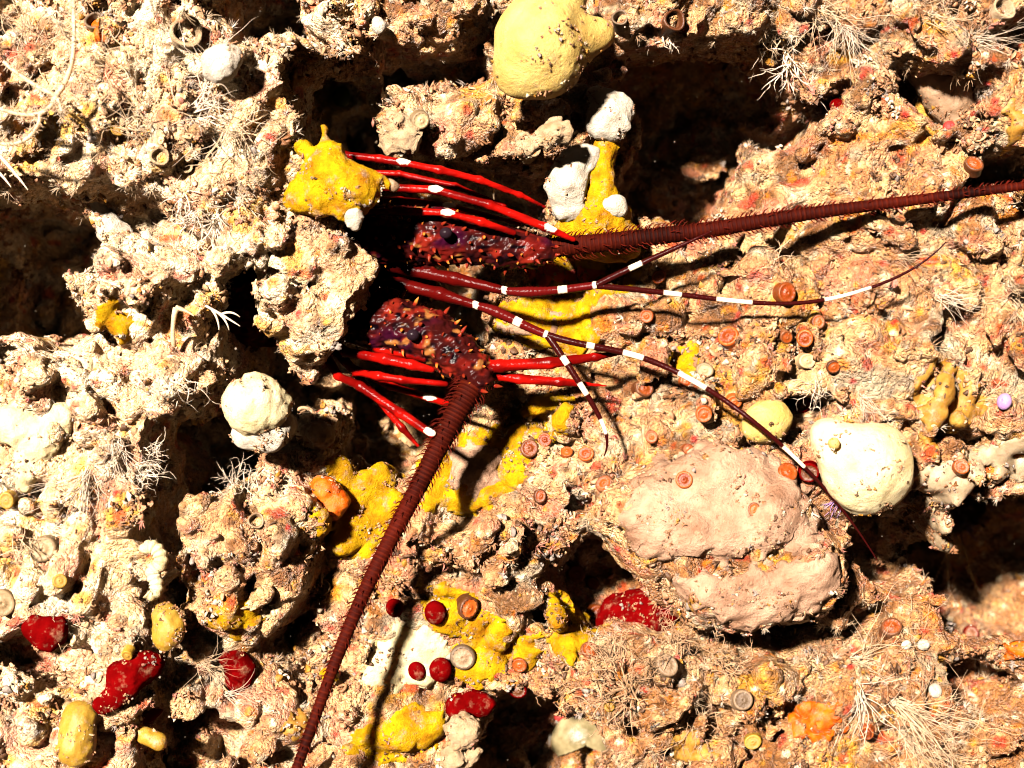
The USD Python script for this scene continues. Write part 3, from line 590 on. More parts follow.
growth('lobed_sponge', 'bright yellow pointed sponge on the rock lobe above the lobster', 'sponge',
       [(326, 156, 6, 13, 324, 134, 4, 6), (330, 170, 8, 22), (312, 180, 2, 20), (306, 150, 0, 10), (350, 188, 10, 24), (362, 184, 10, 16, 386, 184, 8, 9), (320, 200, 4, 18), (346, 204, 8, 17), (300, 196, -2, 14)],
       'bright_yellow_skin', k=8, noise=2.6, cell=13, fine=0.9, base=(322, 200), out=3, seed=10,
       parts=[('pale_tip', [(391, 184, 7, 7)], 'beige_skin'), ('white_bead', [(352, 220, 12, 8), (355, 216, 12, 6)], 'chalk_skin')])
growth('sea_squirt', 'ochre yellow barrel on the rubble below the ribbed worm tube', 'sea squirt',
       [(166, 618, 8, 15), (166, 636, 8, 15), (172, 628, 10, 13)], 'ochre_skin', k=4, noise=0.8, base=(166, 640), out=5, seed=11)
growth('sea_squirt', 'small ochre yellow finger near the bottom edge under the red sponge', 'sea squirt',
       [(140, 733, 6, 8, 158, 742, 8, 9)], 'ochre_skin', k=3, noise=0.5, base=(146, 738), out=5, seed=12)
growth('sea_squirt', 'pale amber barrel at the bottom left corner, widest of the yellow ones', 'sea squirt',
       [(80, 718, 6, 17, 76, 748, 8, 20)], 'ochre_skin', k=4, noise=1.0, base=(76, 735), out=4, seed=13)
growth('pale_sponge', 'pinkish grey smooth lobe in the upper right under the wispy hydroids', 'sponge',
       [(930, 70, 8, 20, 945, 92, 8, 22), (945, 92, 8, 22, 966, 130, 6, 14), (966, 130, 6, 14, 960, 150, 4, 10)], 'beige_skin', k=7, noise=1.6, base=(950, 110), out=10, seed=18)
growth('pale_sponge', 'cream smooth lobe on the left rock mass beside the cream ridge', 'sponge',
       [(84, 365, 6, 18), (92, 378, 6, 14), (14, 425, 4, 26), (40, 440, 2, 22), (26, 470, 0, 20), (60, 415, 2, 16)], 'cream_skin', k=7, noise=3.6, cell=16, fine=1.0, base=(60, 400), out=-2, seed=19)
growth('pale_sponge', 'pale pink translucent flap hanging over the left cave', 'sponge',
       [(92, 200, 10, 8, 112, 232, 14, 12), (112, 232, 14, 12, 128, 236, 12, 8), (88, 196, 6, 10, 80, 186, 2, 8), (146, 236, 6, 6, 148, 246, 6, 5)], 'chalk_skin', k=6, noise=1.2, base=(150, 230), out=6, seed=20)
growth('pale_sponge', 'white rounded lobe on the bright upper left rock beside the tube mouth', 'sponge', [(222, 62, 6, 18), (234, 56, 6, 10), (214, 70, 5, 12)], 'chalk_skin', k=5, noise=1.2, base=(222, 66), out=5, seed=21)
growth('stony_knob', 'white gritty knob at the bottom edge right of the yellow crust', 'coral knob', [(464, 732, 20, 18), (456, 760, 16, 15), (470, 752, 14, 12)], 'knob_skin', k=3, noise=2.4, cell=7, fine=0.9, res=1.0, base=(450, 745), out=8, seed=22)
growth('stony_knob', 'cream knob with a round mouth on the rock beside the cream dome', 'coral knob', [(319, 434, 10, 15), (316, 436, 14, 9)], 'knob_skin', k=3, noise=2.4, cell=7, fine=0.9, res=1.0, base=(319, 440), out=4, seed=23)
growth('stony_knob', 'cream beaded knob at the top left corner of the lobster hole ledge', 'coral knob', [(395, 128, 8, 15), (408, 138, 8, 14), (390, 142, 6, 12)], 'knob_skin', k=3, noise=2.4, cell=7, fine=0.9, res=1.0, base=(400, 125), out=4, seed=24)
growth('stony_knob', 'white bead hanging from the rock at the top of the black hollow', 'coral knob', [(379, 26, 4, 8), (377, 22, 2, 6)], 'chalk_skin', k=2, noise=0.6, cell=7, fine=0.3, res=0.8, base=(380, 18), out=6, seed=25)
growth('stony_knob', 'cream round coral head on the ledge left of the white cap', 'coral knob', [(556, 132, 6, 15), (545, 138, 4, 11), (524, 148, 4, 13)], 'knob_skin', k=3, noise=2.4, cell=7, fine=0.9, res=1.0, base=(550, 120), out=6, seed=26)

growth('encrusting_sponge', 'orange red sponge beside the big yellow crust', 'sponge', [(326, 494, 4, 15), (336, 506, 4, 13), (320, 486, 2, 9)], 'orange_skin', k=6, noise=1.8, cell=10, base=(330, 498), out=3, seed=44)
for lab, base, blobs in [
    ('largest dark red sponge among the rubble at lower left', (128, 680), [(150, 664, 0, 14), (136, 670, 2, 16), (124, 688, 2, 14, 104, 704, 0, 10), (120, 672, 0, 12)]),
    ('dark red sponge under the largest one at lower left', (146, 712), [(138, 716, 2, 12), (152, 708, 2, 11)]), ('dark red sponge at the far left among the rubble', (46, 628), [(38, 628, 0, 13), (56, 630, 0, 13), (48, 640, 0, 12)]),
    ('dark red bean shaped sponge right of the ochre barrel', (237, 668), [(232, 655, 2, 12), (240, 668, 2, 14), (238, 682, 2, 12)]),
    ('dark red sponge filling the cave under the beige slab', (636, 616), [(622, 620, 0, 26), (645, 614, 4, 28), (664, 606, 0, 20), (638, 638, 6, 24)]),
    ('small dark red sponge low in the cave under the beige slab', (652, 642), [(645, 642, 2, 12), (660, 640, 2, 12)]), ('dark red sponge in the gap above the white knob', (470, 704), [(458, 706, 2, 13), (474, 702, 0, 14), (488, 704, 0, 10)])]:
    growth('encrusting_sponge', lab, 'sponge', blobs, 'dark_red_skin', k=7, noise=1.8, cell=11, fine=0.5, base=base, out=-1.5, seed=len(lab), level=-62 if 'cave' in lab else None)

# ------------------------------------------------------------------ encrusting sponges
crust('web_sponge', 'pale web of stretched sponge around the rim of the black hole at right', 'sponge', [(905, 480), (930, 462), (955, 452), (1000, 444), (1034, 432), (1034, 474), (985, 490), (966, 504), (958, 540), (962, 596), (944, 598), (934, 545), (926, 505)], 'web_skin', thick=2.5, edge=10, soft=16, lump=0.5, ragged=5, seed=33)
crust('pale_sponge', 'smooth amber and grey sponge crust at right above the web', 'sponge', [(912, 372), (940, 356), (974, 372), (984, 410), (965, 440), (925, 440), (915, 405)], 'amber_skin', thick=2.5, edge=14, soft=16, lump=0.8, ragged=12, seed=34)
crust('pale_sponge', 'pale peach smooth crust between the yellow crusts below the lobster', 'sponge', [(448, 452), (470, 440), (506, 446), (505, 474), (478, 500), (452, 492)], 'slab_skin', thick=5, edge=10, soft=16, seed=35)
crust('pale_sponge', 'pale peach smooth crust behind the lower antennule stalk', 'sponge', [(498, 322), (530, 308), (566, 314), (560, 340), (520, 346)], 'slab_skin', thick=5, edge=10, soft=16, seed=36)
crust('smooth_sponge', 'large smooth pinkish beige sponge slab with small pores under the banded antennule', 'sponge', [(618, 530), (636, 482), (668, 455), (725, 440), (782, 456), (808, 490), (824, 540), (790, 556), (720, 560), (650, 566)], 'slab_skin', thick=4, edge=16, soft=22, lump=1.0, ragged=14, seed=31)
crust('smooth_sponge', 'bulging glossy beige sponge hanging under the slab, over the dark gap', 'sponge', [(668, 582), (720, 572), (790, 562), (836, 548), (844, 590), (804, 614), (750, 626), (694, 612)], 'slab_skin', thick=5, edge=14, soft=26, lump=0.9, ragged=9, seed=32)
Y, R, O = 'bright_yellow_skin', 'dark_red_skin', 'orange_skin'
for lab, poly, m, th in [
    ('big yellow crust sponge left of the long lower antenna', [(335, 465), (352, 440), (372, 450), (392, 470), (400, 500), (385, 540), (360, 560), (330, 540), (318, 515), (340, 500)], Y, 4),
    ('yellow crust sponge right of the long lower antenna, below the lobster', [(425, 470), (450, 436), (520, 430), (528, 452), (510, 490), (470, 512), (430, 505)], Y, 3),
    ('yellow crust sponge behind the antennule peduncles', [(500, 318), (540, 300), (586, 306), (592, 338), (566, 352), (525, 345)], Y, 4),
    ('yellow crust sponge under the long right antenna', [(536, 268), (560, 246), (640, 250), (632, 282), (610, 296), (560, 296)], Y, 4),
    ('small yellow crust sponge below the red leg tips', [(524, 410), (545, 398), (572, 402), (562, 430), (536, 440)], Y, 3),
    ('pale yellow crust sponge beside the dark red balls, low centre', [(362, 655), (385, 632), (425, 628), (450, 640), (446, 668), (425, 690), (385, 692), (362, 680)], 'cream_skin', 4),
    ('yellow crust sponge under the beige ringed cup, low centre', [(430, 600), (446, 584), (470, 600), (505, 622), (502, 668), (478, 682), (455, 668), (462, 640), (436, 625)], Y, 4),
    ('yellow crust sponge at the bottom edge left of the white knob', [(352, 748), (365, 725), (420, 712), (440, 722), (436, 745), (380, 755)], Y, 3),
    ('small yellow crust sponge at the left rim of the red cave', [(556, 640), (560, 600), (580, 598), (588, 630), (572, 660)], Y, 4),
    ('tiny yellow crust sponge at the left of the black lower gap', [(516, 650), (530, 640), (540, 652), (524, 662)], Y, 3),
    ('yellow crust sponge on the cream ridge of the left rock', [(100, 310), (118, 300), (134, 318), (122, 340), (104, 332)], Y, 3),
    ('yellow speckled crust on the middle left boulder', [(218, 612), (240, 606), (254, 618), (236, 634), (216, 628)], Y, 2),
    ('small yellow crust just above the curving lower antennule', [(672, 358), (690, 350), (700, 368), (682, 378)], Y, 2),
    ('yellow crust patch low on the left rim of the lobe, facing the lobster', [(346, 232), (356, 226), (368, 238), (360, 252), (348, 246)], 'amber_skin', 3),
    ('yellow crust at the upper left lobe rim by the black hollow', [(286, 56), (296, 52), (302, 76), (292, 92), (284, 80)], 'amber_skin', 3),
    ('yellow crust low at right of the left antenna tip', [(325, 640), (335, 655), (332, 680), (322, 670)], Y, 2),
    ('amber crust sponge at far lower right of the reddish bush', [(668, 728), (700, 735), (716, 755), (690, 765), (664, 748)], 'amber_skin', 3),
    ('amber crust streak inside the sponge lump above the web', [(938, 412), (962, 396), (970, 420), (952, 440), (934, 440)], 'amber_skin', 3),
    ('amber crust sponge at the right edge near the top', [(1000, 112), (1018, 100), (1028, 112), (1026, 140), (1004, 150)], 'amber_skin', 4),
    ('small yellow crust on the beige bulge over the dark gap', [(684, 590), (700, 582), (706, 602), (690, 608)], 'amber_skin', 2),
    ('bright orange crust sponge at lower right among the bushes', [(780, 712), (798, 700), (836, 704), (846, 722), (826, 740), (792, 738)], O, 4),
    ('orange crust sponge on the bright upper left rock', [(84, 22), (100, 18), (112, 36), (100, 50), (88, 42)], O, 3),
    ('orange brown crust in the dark hollow at the right edge', [(996, 640), (1010, 626), (1030, 630), (1030, 660), (1004, 664)], O, 3),
    ('red orange crust sponge in the shade of the long right antenna', [(528, 268), (545, 256), (598, 258), (612, 276), (590, 288), (540, 288)], 'scarlet_skin', 4),
    ('amber crust sponge between the boulder and the lower antenna', [(280, 720), (300, 706), (312, 724), (292, 744)], 'amber_skin', 2)]:
    if m == Y: poly = list(shapely.Polygon(poly).buffer(7).simplify(1).exterior.coords)[:-1]
    crust('encrusting_sponge', lab, 'sponge', poly, m, thick=th * 0.8, seed=len(lab), soft=5, ragged=10, edge=12, lump=0.7)

# ------------------------------------------------------------------ cup corals, red balls and other small round growths
def cup_parts(kind):
    n = 24; th = np.arange(n) / n * 2 * np.pi
    def lathe(prof, wob=0.0):
        rings = [np.stack([r * np.cos(th), r * np.sin(th), np.full(n, z) + wob * r * np.cos(12 * th) * (0.3 < r < 0.85)], 1) for r, z in prof]
        v = np.vstack(rings); f = []
        for i in range(len(prof) - 1):
            j = np.arange(n); k = (j + 1) % n; a, b = i * n, (i + 1) * n
            f += [np.stack([a + j, a + k, b + k], 1), np.stack([a + j, b + k, b + j], 1)]
        return v, np.vstack(f)
    if kind == 'ball':
        return [('body', lathe([(0.75, -0.5), (0.98, 0.0), (1.0, 0.3), (0.88, 0.62), (0.6, 0.86), (0.3, 0.96), (0.14, 0.97), (0.1, 0.88), (0.001, 0.85)]))]
    return [('column', lathe([(1.1, -0.8), (0.98, -0.2), (1.0, 0.25), (1.02, 0.45), (0.98, 0.6), (0.88, 0.68), (0.76, 0.66)], 0.0)),
            ('disc', lathe([(0.80, 0.655), (0.66, 0.62), (0.50, 0.60), (0.36, 0.66), (0.22, 0.74), (0.12, 0.7), (0.001, 0.6)], 0.09))]
CUPS = [  # px, py, radius px, look, where
    (730, 338, 10.5, 'o', 'largest orange cup under the tip of the upper antennule, showing its radial folds'), (659, 276, 7, 'o', 'orange cup just under the upper antennule, nearest its fork'), (647, 316, 7, 'o', 'orange cup between the two banded antennules'),
    (643, 389, 9, 'b', 'brown cup between the forks of the lower antennule'), (704, 414, 8, 'o', 'orange cup just below the curving lower antennule'), (734, 401, 7, 'o', 'orange cup on the upper side of the curving lower antennule'),
    (684, 480, 8.5, 'o', 'orange cup alone on the upper left of the smooth beige slab'), (652, 437, 6.5, 'o', 'small orange cup left of the slab, under the curving antennule'), (606, 485, 9, 'b', 'brown cup in the dark notch left of the beige slab'),
    (540, 496, 6.5, 'b', 'small brown cup on the rubble above the sloping ledge'), (529, 449, 9, 'b', 'brown cup at the left of the row under the red leg tips'), (545, 440, 7, 'o', 'orange cup second in the row under the red leg tips'),
    (567, 453, 6, 'o', 'small orange cup third in the row under the red leg tips'), (587, 455, 8, 'o', 'orange cup at the right end of the row under the red leg tips'), (688, 449, 5.5, 'o', 'tiny orange cup at the upper edge of the slab'),
    (754, 510, 7, 'b', 'pale brown cup at the lower middle of the beige slab'), (686, 382, 7, 'o', 'small orange cup above the curving lower antennule'), (705, 370, 8, 'c', 'pale cup beside the yellow speck above the lower antennule'),
    (805, 338, 8.5, 'o', 'orange cup right of the largest one, in line with it'), (818, 322, 7, 'b', 'brown cup up and right of the one in line with the largest'), (785, 336, 7, 'b', 'brown cup midway between the two biggest orange cups'),
    (806, 361, 8, 'c', 'pale orange cup under the pair below the antennule tip'), (833, 366, 7, 'b', 'brown cup at the right end of the cluster under the antennule'), (785, 293, 10, 'o', 'orange cup crossed by the upper antennule'),
    (803, 406, 8, 'd', 'dark red cup between the faceted sponge and the dark gap'), (786, 474, 10, 'o', 'orange cup at the left foot of the big cream white sponge'), (809, 472, 10, 'd', 'dark red cup touching the big cream white sponge'),
    (961, 467, 7.5, 'o', 'orange cup on the web right of the big cream white sponge'), (891, 629, 10, 'b', 'brown ringed cup at lower right above the white beads'), (971, 634, 8, 'd', 'dark red cup at lower right by the black hole'),
    (867, 732, 7, 'o', 'small orange cup at the right of the bright orange crust'), (936, 580, 7, 'b', 'brown cup under the web, left of the black hole'), (575, 573, 9, 'o', 'orange cup above the left rim of the red cave'),
    (598, 614, 9.5, 'o', 'orange cup at the left rim of the red cave'), (589, 652, 9, 'b', 'brown cup below the left rim of the red cave'), (592, 583, 7, 'b', 'small brown cup beside the orange one above the red cave'),
    (666, 666, 11, 'g', 'grey beige disc among the brown bushes under the red cave'), (520, 664, 7.5, 'o', 'orange cup on the left of the black lower gap'), (518, 690, 8, 'd', 'dark red cup at the upper left corner of the black lower gap'),
    (742, 700, 10, 'g', 'pale grey disc at lower right above the bright orange crust'), (753, 514, 5, 'b', 'tiny brown cup on the lower rim of the slab'), (448, 594, 8, 'o', 'orange red cup on top of the yellow crust, low centre'),
    (467, 607, 10.5, 'b', 'brown ringed cup right of the dark red ball, low centre'), (436, 612, 11.5, 'r', 'largest dark red ball on the yellow crust, low centre'), (417, 671, 9, 'r', 'small dark red ball left of the white bead, low centre'),
    (441, 669, 12, 'r', 'dark red ball right of the white bead, low centre'), (463, 656, 12.5, 'g', 'beige ringed cup on the yellow crust, low centre'), (430, 672, 5, 'w', 'small white bead between two dark red balls, low centre'), (395, 607, 9, 'r', 'dark red ball in the shade right of the lower antenna'),
    (323, 588, 7.5, 'c', 'small cream disc left of the lower antenna'), (838, 107, 8, 'r', 'dark red ball beside the upper right dark hollow'), (973, 166, 9, 'b', 'brown barnacle like cup near the right end of the long antenna'),
    (44, 549, 13, 'c', 'round cream disc on the left rock mass'), (2, 602, 13, 'c', 'round cream disc cut by the left edge'), (128, 653, 6, 'y', 'small yellow cup above the largest dark red sponge'), (60, 581, 7, 'y', 'small amber cup on the left rock below the cream disc'),
    (950, 128, 7, 's', 'scarlet bead on the upper right rock'), (923, 645, 6, 'w', 'white bead at lower right beside the ringed cup'), (906, 645, 5, 'w', 'smaller white bead at lower right beside the ringed cup'), (935, 691, 7, 'w', 'white oval bead in the wispy bush at lower right'),
    (1005, 402, 8, 'l', 'pink lilac bead at the right edge above the web'), (8, 500, 8, 'y', 'yellowish cup at the left edge below the cream sponge'), (560, 716, 6, 's', 'scarlet bead in the lower black gap'), (420, 120, 9, 'c', 'cream cup on the ledge over the lobster'),
    (610, 705, 6, 'y', 'amber cup at the right rim of the lower black gap'), (753, 741, 8, 'y', 'amber bead among the bushes by the bottom edge'), (118, 128, 7, 'y', 'yellow tube mouth on the bright upper left rock'), (342, 97, 10, 'n', 'dim green bead inside the black upper hollow')]
LOOK = {'o': ('cup_coral', 'cup', 'cup_orange_disc', 'cup_orange', 'cup coral'), 'b': ('cup_coral', 'cup', 'cup_brown', 'cup_orange_disc', 'cup coral'), 'd': ('cup_coral', 'cup', 'dark_red_skin', 'cup_brown', 'cup coral'),
        'g': ('cup_coral', 'cup', 'cup_grey', 'cup_grey', 'cup coral'), 'c': ('cup_coral', 'cup', 'cup_cream', 'cup_cream', 'cup coral'), 'y': ('cup_coral', 'cup', 'ochre_skin', 'amber_skin', 'cup coral'),
        'r': ('ball_sponge', 'ball', 'dark_red_skin', None, 'sponge'), 's': ('bead', 'ball', 'scarlet_skin', None, 'growth'), 'w': ('bead', 'ball', 'chalk_skin', None, 'growth'), 'l': ('bead', 'ball', 'lilac_skin', None, 'growth'), 'n': ('bead', 'ball', 'green_skin', None, 'growth')}
P_, N_ = hits([c[:2] for c in CUPS]); rng = np.random.default_rng(12); first_ = {}
for (px, py, r, look, lab), p, n in zip(CUPS, P_, N_):
    name, shape, m1, m2, cat = LOOK[look]
    s = r * SCALE * (1 + p[1]); n = n * 0.6 + np.array([0, -1.0, 0.05]) + 0.26 * rng.normal(size=3); n /= np.linalg.norm(n)
    p = W(px, py, p[1] - 0.5 * s)
    x = UsdGeom.Xform.Define(stage, numbered('/World', name)); tag(x.GetPrim(), lab, cat, {'o': 'orange cup corals on the wall', 'b': 'brown cup corals on the wall'}.get(look))
    x.AddTranslateOp().Set(Gf.Vec3d(*map(float, p)))
    x.AddOrientOp().Set(Gf.Quatf((Gf.Rotation(Gf.Vec3d(0, 0, 1), rng.uniform(0, 360)) * Gf.Rotation(Gf.Vec3d(0, 0, 1), Gf.Vec3d(*map(float, n)))).GetQuat()))
    k = rng.uniform(0.9, 1.1, 2)
    x.AddScaleOp().Set(Gf.Vec3f(float(s * k[0]), float(s / k[0]), float(s * k[1])))
    if look in first_:
        x.GetPrim().GetReferences().AddInternalReference(first_[look]); x.GetPrim().SetInstanceable(True)
    else:
        first_[look] = x.GetPath()
        for (pn, mesh), m in zip(cup_parts(shape), (m1, m2)): obj(pn, mesh, m, x.GetPrim())

# ------------------------------------------------------------------ worm tubes, shell, spines
def ring_tube(px, py, r, m, lab, cat='worm tube', tilt=(0.2, 0, 0.3)):
    p, n = hits([(px, py)]); s = r * SCALE; n = n[0] * 0.4 + np.array([0, -1, 0]) + np.array(tilt); n /= np.linalg.norm(n)
    a = np.cross(n, [0.1, 0.2, 1]); a /= np.linalg.norm(a); b = np.cross(n, a); th = np.linspace(0, 2 * np.pi, 19)[:-1]
    prof = [(0.95, -1.6), (0.9, -0.5), (1.0, 0.5), (1.02, 0.75), (0.9, 0.85), (0.72, 0.7), (0.6, -0.6), (0.001, -0.7)]
    v = np.vstack([r_ * s * (np.cos(th)[:, None] * a + np.sin(th)[:, None] * b) * (1 + 0.06 * np.sin(3 * th + z_))[:, None] + n * s * z_ for r_, z_ in prof]); N = 18
    f = np.vstack([np.stack([i * N + np.arange(N), i * N + (np.arange(N) + 1) % N, (i + 1) * N + (np.arange(N) + 1) % N, (i + 1) * N + np.arange(N)], 1) for i in range(len(prof) - 1)])
    f = np.vstack([f[:, [0, 1, 2]], f[:, [0, 2, 3]]])[:, ::-1]
    o = obj('worm_tube', (v, f), m); UsdGeom.Xformable(o).AddTranslateOp().Set(Gf.Vec3d(*map(float, p[0]))); return tag(o, lab, cat)
ring_tube(186, 35, 15, 'knob_skin', 'pale tube with a wide round mouth on the top of the left rock')
ring_tube(96, 24, 9, 'cup_grey', 'small brownish tube mouth at the top left beside the orange crust')
ring_tube(160, 158, 9, 'knob_skin', 'white tube mouth in the middle of the bright left rock')
ring_tube(184, 166, 8, 'knob_skin', 'white tube mouth right of the other one on the bright left rock')
ring_tube(672, 22, 11, 'cup_brown', 'brown ring tube on the top ledge right of the pale yellow sponge')
ring_tube(530, 150, 10, 'knob_skin', 'cream ring tube on the ledge above the lobster legs')
ring_tube(620, 20, 8, 'cup_grey', 'small tube at the top edge beside the pale yellow sponge')
ring_tube(256, 522, 8, 'cup_grey', 'dark mouthed tube on top of the middle left boulder')
ring_tube(1000, 12, 12, 'knob_skin', 'pale tube mouth in the top right corner')
# ribbed, curled worm tube
b = at(150, 570, 0.014); path = [(143, 552), (151, 547), (159, 553), (160, 564), (153, 572), (156, 582), (155, 592), (148, 592)]
pts = np.array([W(x, y, b[1] - 0.002 * i / 3) for i, (x, y) in enumerate(path)])
from scipy.interpolate import CubicSpline
u = np.linspace(0, len(path) - 1, 90); pp = CubicSpline(np.arange(len(path)), pts)(u)
o = obj('worm_tube', join([(tube(pp - b, 0.0047 * (0.8 + 0.25 * np.abs(np.sin(u * 6.5))) * np.interp(u, [0, 1, 7], [0.7, 1, 0.9]), 10, smooth=0))]), 'cream_skin'); UsdGeom.Xformable(o).AddTranslateOp().Set(Gf.Vec3d(*map(float, b)))
tag(o, 'pale yellow ribbed worm tube curled in a hook on the left rock', 'worm tube')
# bivalve
b = at(585, 742, 0.018); th = np.linspace(0, 1, 12); rr, aa = np.meshgrid(np.linspace(0.02, 1, 12), np.linspace(-0.5, np.pi + 0.5, 30), indexing='ij')
x_, z_ = rr * np.cos(aa) * 0.024, rr * np.sin(aa) * 0.022; y_ = -0.011 * (1 - rr ** 2) + 0.0007 * np.sin(rr * 38)
t = thing('bivalve_shell', 'grey green shell with a pale rim in the lower black gap', 'shell', b)
for nm, dy, sgn, m in (('upper_valve', 0.0, 1, 'shell_skin'), ('lower_valve', 0.003, -0.6, 'chalk_skin')):
    vo = np.stack([x_, sgn * y_ + dy, z_], -1).reshape(-1, 3) * (1.0 if sgn > 0 else 1.08); vi = vo + [0, 0.0012, 0]; nn = len(vo)
    i, j = np.meshgrid(np.arange(11), np.arange(29), indexing='ij'); a = (i * 30 + j).ravel(); q = np.stack([a, a + 1, a + 31, a + 30], 1)
    e = 11 * 30 + np.arange(29); rimq = np.stack([e, e + 1, e + 1 + nn, e + nn], 1)
    obj(nm, (np.vstack([vo, vi]), np.vstack([q, q[:, ::-1] + nn, rimq])), m, t)

# ------------------------------------------------------------------ the spiny lobster
def L(px, py, h): return W(px, py, -h / 1000)
LEG, WHT = 1, 2
BONES = []                                                                # (p0, p1, r0, r1, kind)
def chain(pts, kind, white=()):
    for i in range(len(pts) - 1):
        a, b = pts[i], pts[i + 1]
        BONES.append((L(*a[:3]), L(*b[:3]), a[3] / 1000, b[3] / 1000, kind))
chain([(215, 296, -66, 36), (290, 290, -60, 36), (350, 288, -50, 31), (392, 284, -42, 20), (425, 288, -36, 10)], 0)             # carapace, back in the hole
chain([(340, 246, -20, 16), (385, 234, 0, 18), (440, 236, 2, 17.5), (478, 242, 4, 14), (505, 247, 6, 12.5), (530, 251, 9, 10.5), (546, 250, 11, 8.5)], 0)   # upper antenna's heavy base
chain([(340, 316, -20, 15), (382, 322, 0, 17.5), (430, 338, 2, 17.5), (458, 356, 7, 14), (472, 368, 11, 11.5), (478, 380, 14, 10)], 0)                        # lower one
chain([(430, 262, 0, 4.5, ), (440, 236, 0, 6)], 0)
ANT0 = [(350, 258, -16, 3.6), (410, 270, -4, 3.9), (455, 279, 4, 4.0), (506, 291, 10, 2.7)]
ANT1 = [(345, 274, -16, 3.6), (400, 284, -4, 3.9), (440, 294, 4, 4.0), (478, 306, 8, 2.6)]
LEGS = [([(318, 148, -6, 3.0), (345, 155, 2, 3.0), (380, 159, 5, 3.2), (404, 163, 8, 3.0), (440, 170, 8, 3.2), (480, 180, 6, 2.8), (520, 195, 0, 2.2), (545, 207, -6, 1.5)], [(404, 162, 8)]),
        ([(340, 186, 0, 3.0), (380, 187, 6, 3.4), (436, 190, 12, 3.3), (490, 205, 14, 3.4), (545, 227, 12, 3.4), (574, 240, 8, 2.2)], [(436, 190, 12), (552, 229, 12)]),
        ([(360, 212, 4, 2.6), (400, 211, 10, 3.4), (448, 213, 17, 2.8), (482, 222, 16, 3.2), (514, 233, 12, 2.4)], [(448, 213, 17)]),
        ([(338, 376, -22, 3.4), (360, 386, -6, 3.7), (400, 413, 2, 4.0), (432, 434, 6, 3.4)], [(431, 433, 6)]),
        ([(345, 352, -8, 3.6), (385, 359, 2, 4.2), (412, 365, 4, 4.0), (432, 370, 4, 2.6)], []), ([(356, 372, -10, 3.0), (378, 376, 0, 3.5), (402, 380, 2, 3.0), (446, 384, 0, 2.4)], []),
        ([(478, 366, 6, 4.6), (500, 366, 9, 5.0), (550, 363, 10, 4.6), (596, 357, 8, 3.4), (630, 351, 4, 1.0)], []),
        ([(484, 374, 2, 4.0), (520, 379, 4, 4.0), (560, 382, 4, 3.6), (606, 386, 0, 1.0)], []), ([(452, 392, -14, 4.0), (500, 396, -10, 4.4), (536, 398, -14, 3.6)], []), ([(350, 366, -30, 2.8), (390, 386, -12, 3.2), (430, 398, -8, 3.0), (470, 412, -14, 2.2)], [(430, 398, -8)]), ([(345, 362, -34, 2.8), (372, 392, -20, 3.0), (402, 428, -18, 2.8), (418, 446, -20, 1.6)], []), ([(350, 172, -22, 2.6), (400, 174, -16, 2.8), (455, 186, -12, 2.6), (505, 206, -12, 1.8)], []), ([(352, 200, -14, 2.6), (400, 200, -8, 2.8), (450, 206, -2, 2.6), (520, 224, 0, 1.8)], [(450, 206, -2)]), ([(352, 340, -20, 3.0), (380, 350, -6, 3.2), (425, 358, 0, 2.6)], [])]
LEGS = [([(x, y, h + up, r * 0.76) for x, y, h, r in p], [(x, y, h + up) for x, y, h in w]) for (p, w), up in zip(LEGS, (18, 16, 12, 22, 20, 18, 4, 4, 0, 4, 4, 10, 10, 12))]
for n_, (pts, _) in enumerate(LEGS):
    chain(pts, LEG)
    if n_ < 6 or n_ > 8: chain([pts[0], (300, 280 if n_ < 3 or n_ in (11, 12) else 310, -50, 5.0)], LEG)
for a in (ANT0, ANT1): chain(a, 3)
BASE = L(430, 290, -20)
lob = thing('spiny_lobster', 'dark red and purple spiny lobster with banded antennules peering out of the central hole', 'lobster', BASE)
v, f = largest(*flesh([b[:4] for b in BONES], k=0.0022, res=0.00105, noise=0.00015, cell=0.008, seed=77, fine=0.0001))
# whose bone is nearest: shell, leg or antennule stalk
kind = np.zeros(len(v), int); best = np.full(len(v), 9.0)
for p0, p1, r0, r1, kd in BONES:
    d = p1 - p0; t = np.clip(((v - p0) @ d) / (d @ d), 0, 1); e = np.linalg.norm(v - p0 - t[:, None] * d, axis=1) - (r0 + (r1 - r0) * t)
    m = e < best; best[m] = e[m]; kind[m] = kd
col = np.empty((len(v), 3))
n1, n2, n3 = fbm(v, 0.012, 3, 101), fbm(v, 0.022, 2, 102), fbm(v, 0.006, 2, 103)
shell = np.array([.030, .0035, .0030]) + np.zeros_like(v)
def over(c, k, m): return c * (1 - m[:, None]) + np.array(k) * m[:, None]
shell = over(shell, (.10, .006, .004), sstep(0.0, 0.6, n1)); shell = over(shell, (.026, .002, .012), sstep(0.3, 0.8, n2)); shell = over(shell, (.006, .002, .003), sstep(0.25, 0.6, n3) * 0.9)
shell = over(shell, (.16, .012, .006), sstep(0.3, 0.7, fbm(v, 0.009, 2, 105))); shell = over(shell, (.26, .10, .025), sstep(0.55, 0.8, fbm(v, 0.0065, 2, 104))); shell = over(shell, (.003, .001, .002), sstep(0.5, 0.7, fbm(v, 0.007, 2, 106)))
leg = over(np.array([.21, .0024, .0012]) + np.zeros_like(v), (.05, .0008, .0007), 0.85 * sstep(-0.35, 0.45, fbm(v * [0.5, 1, 1.6], 0.012, 2, 109)))
stalk = over(np.array([.075, .002, .0015]) + np.zeros_like(v), (.03, .0015, .0015), sstep(-0.1, 0.5, n1))
leg, stalk, shell = leg * 0.42, stalk * 0.24, shell * 0.27
col[:] = np.where((kind == LEG)[:, None], leg, np.where((kind == 3)[:, None], stalk, shell))
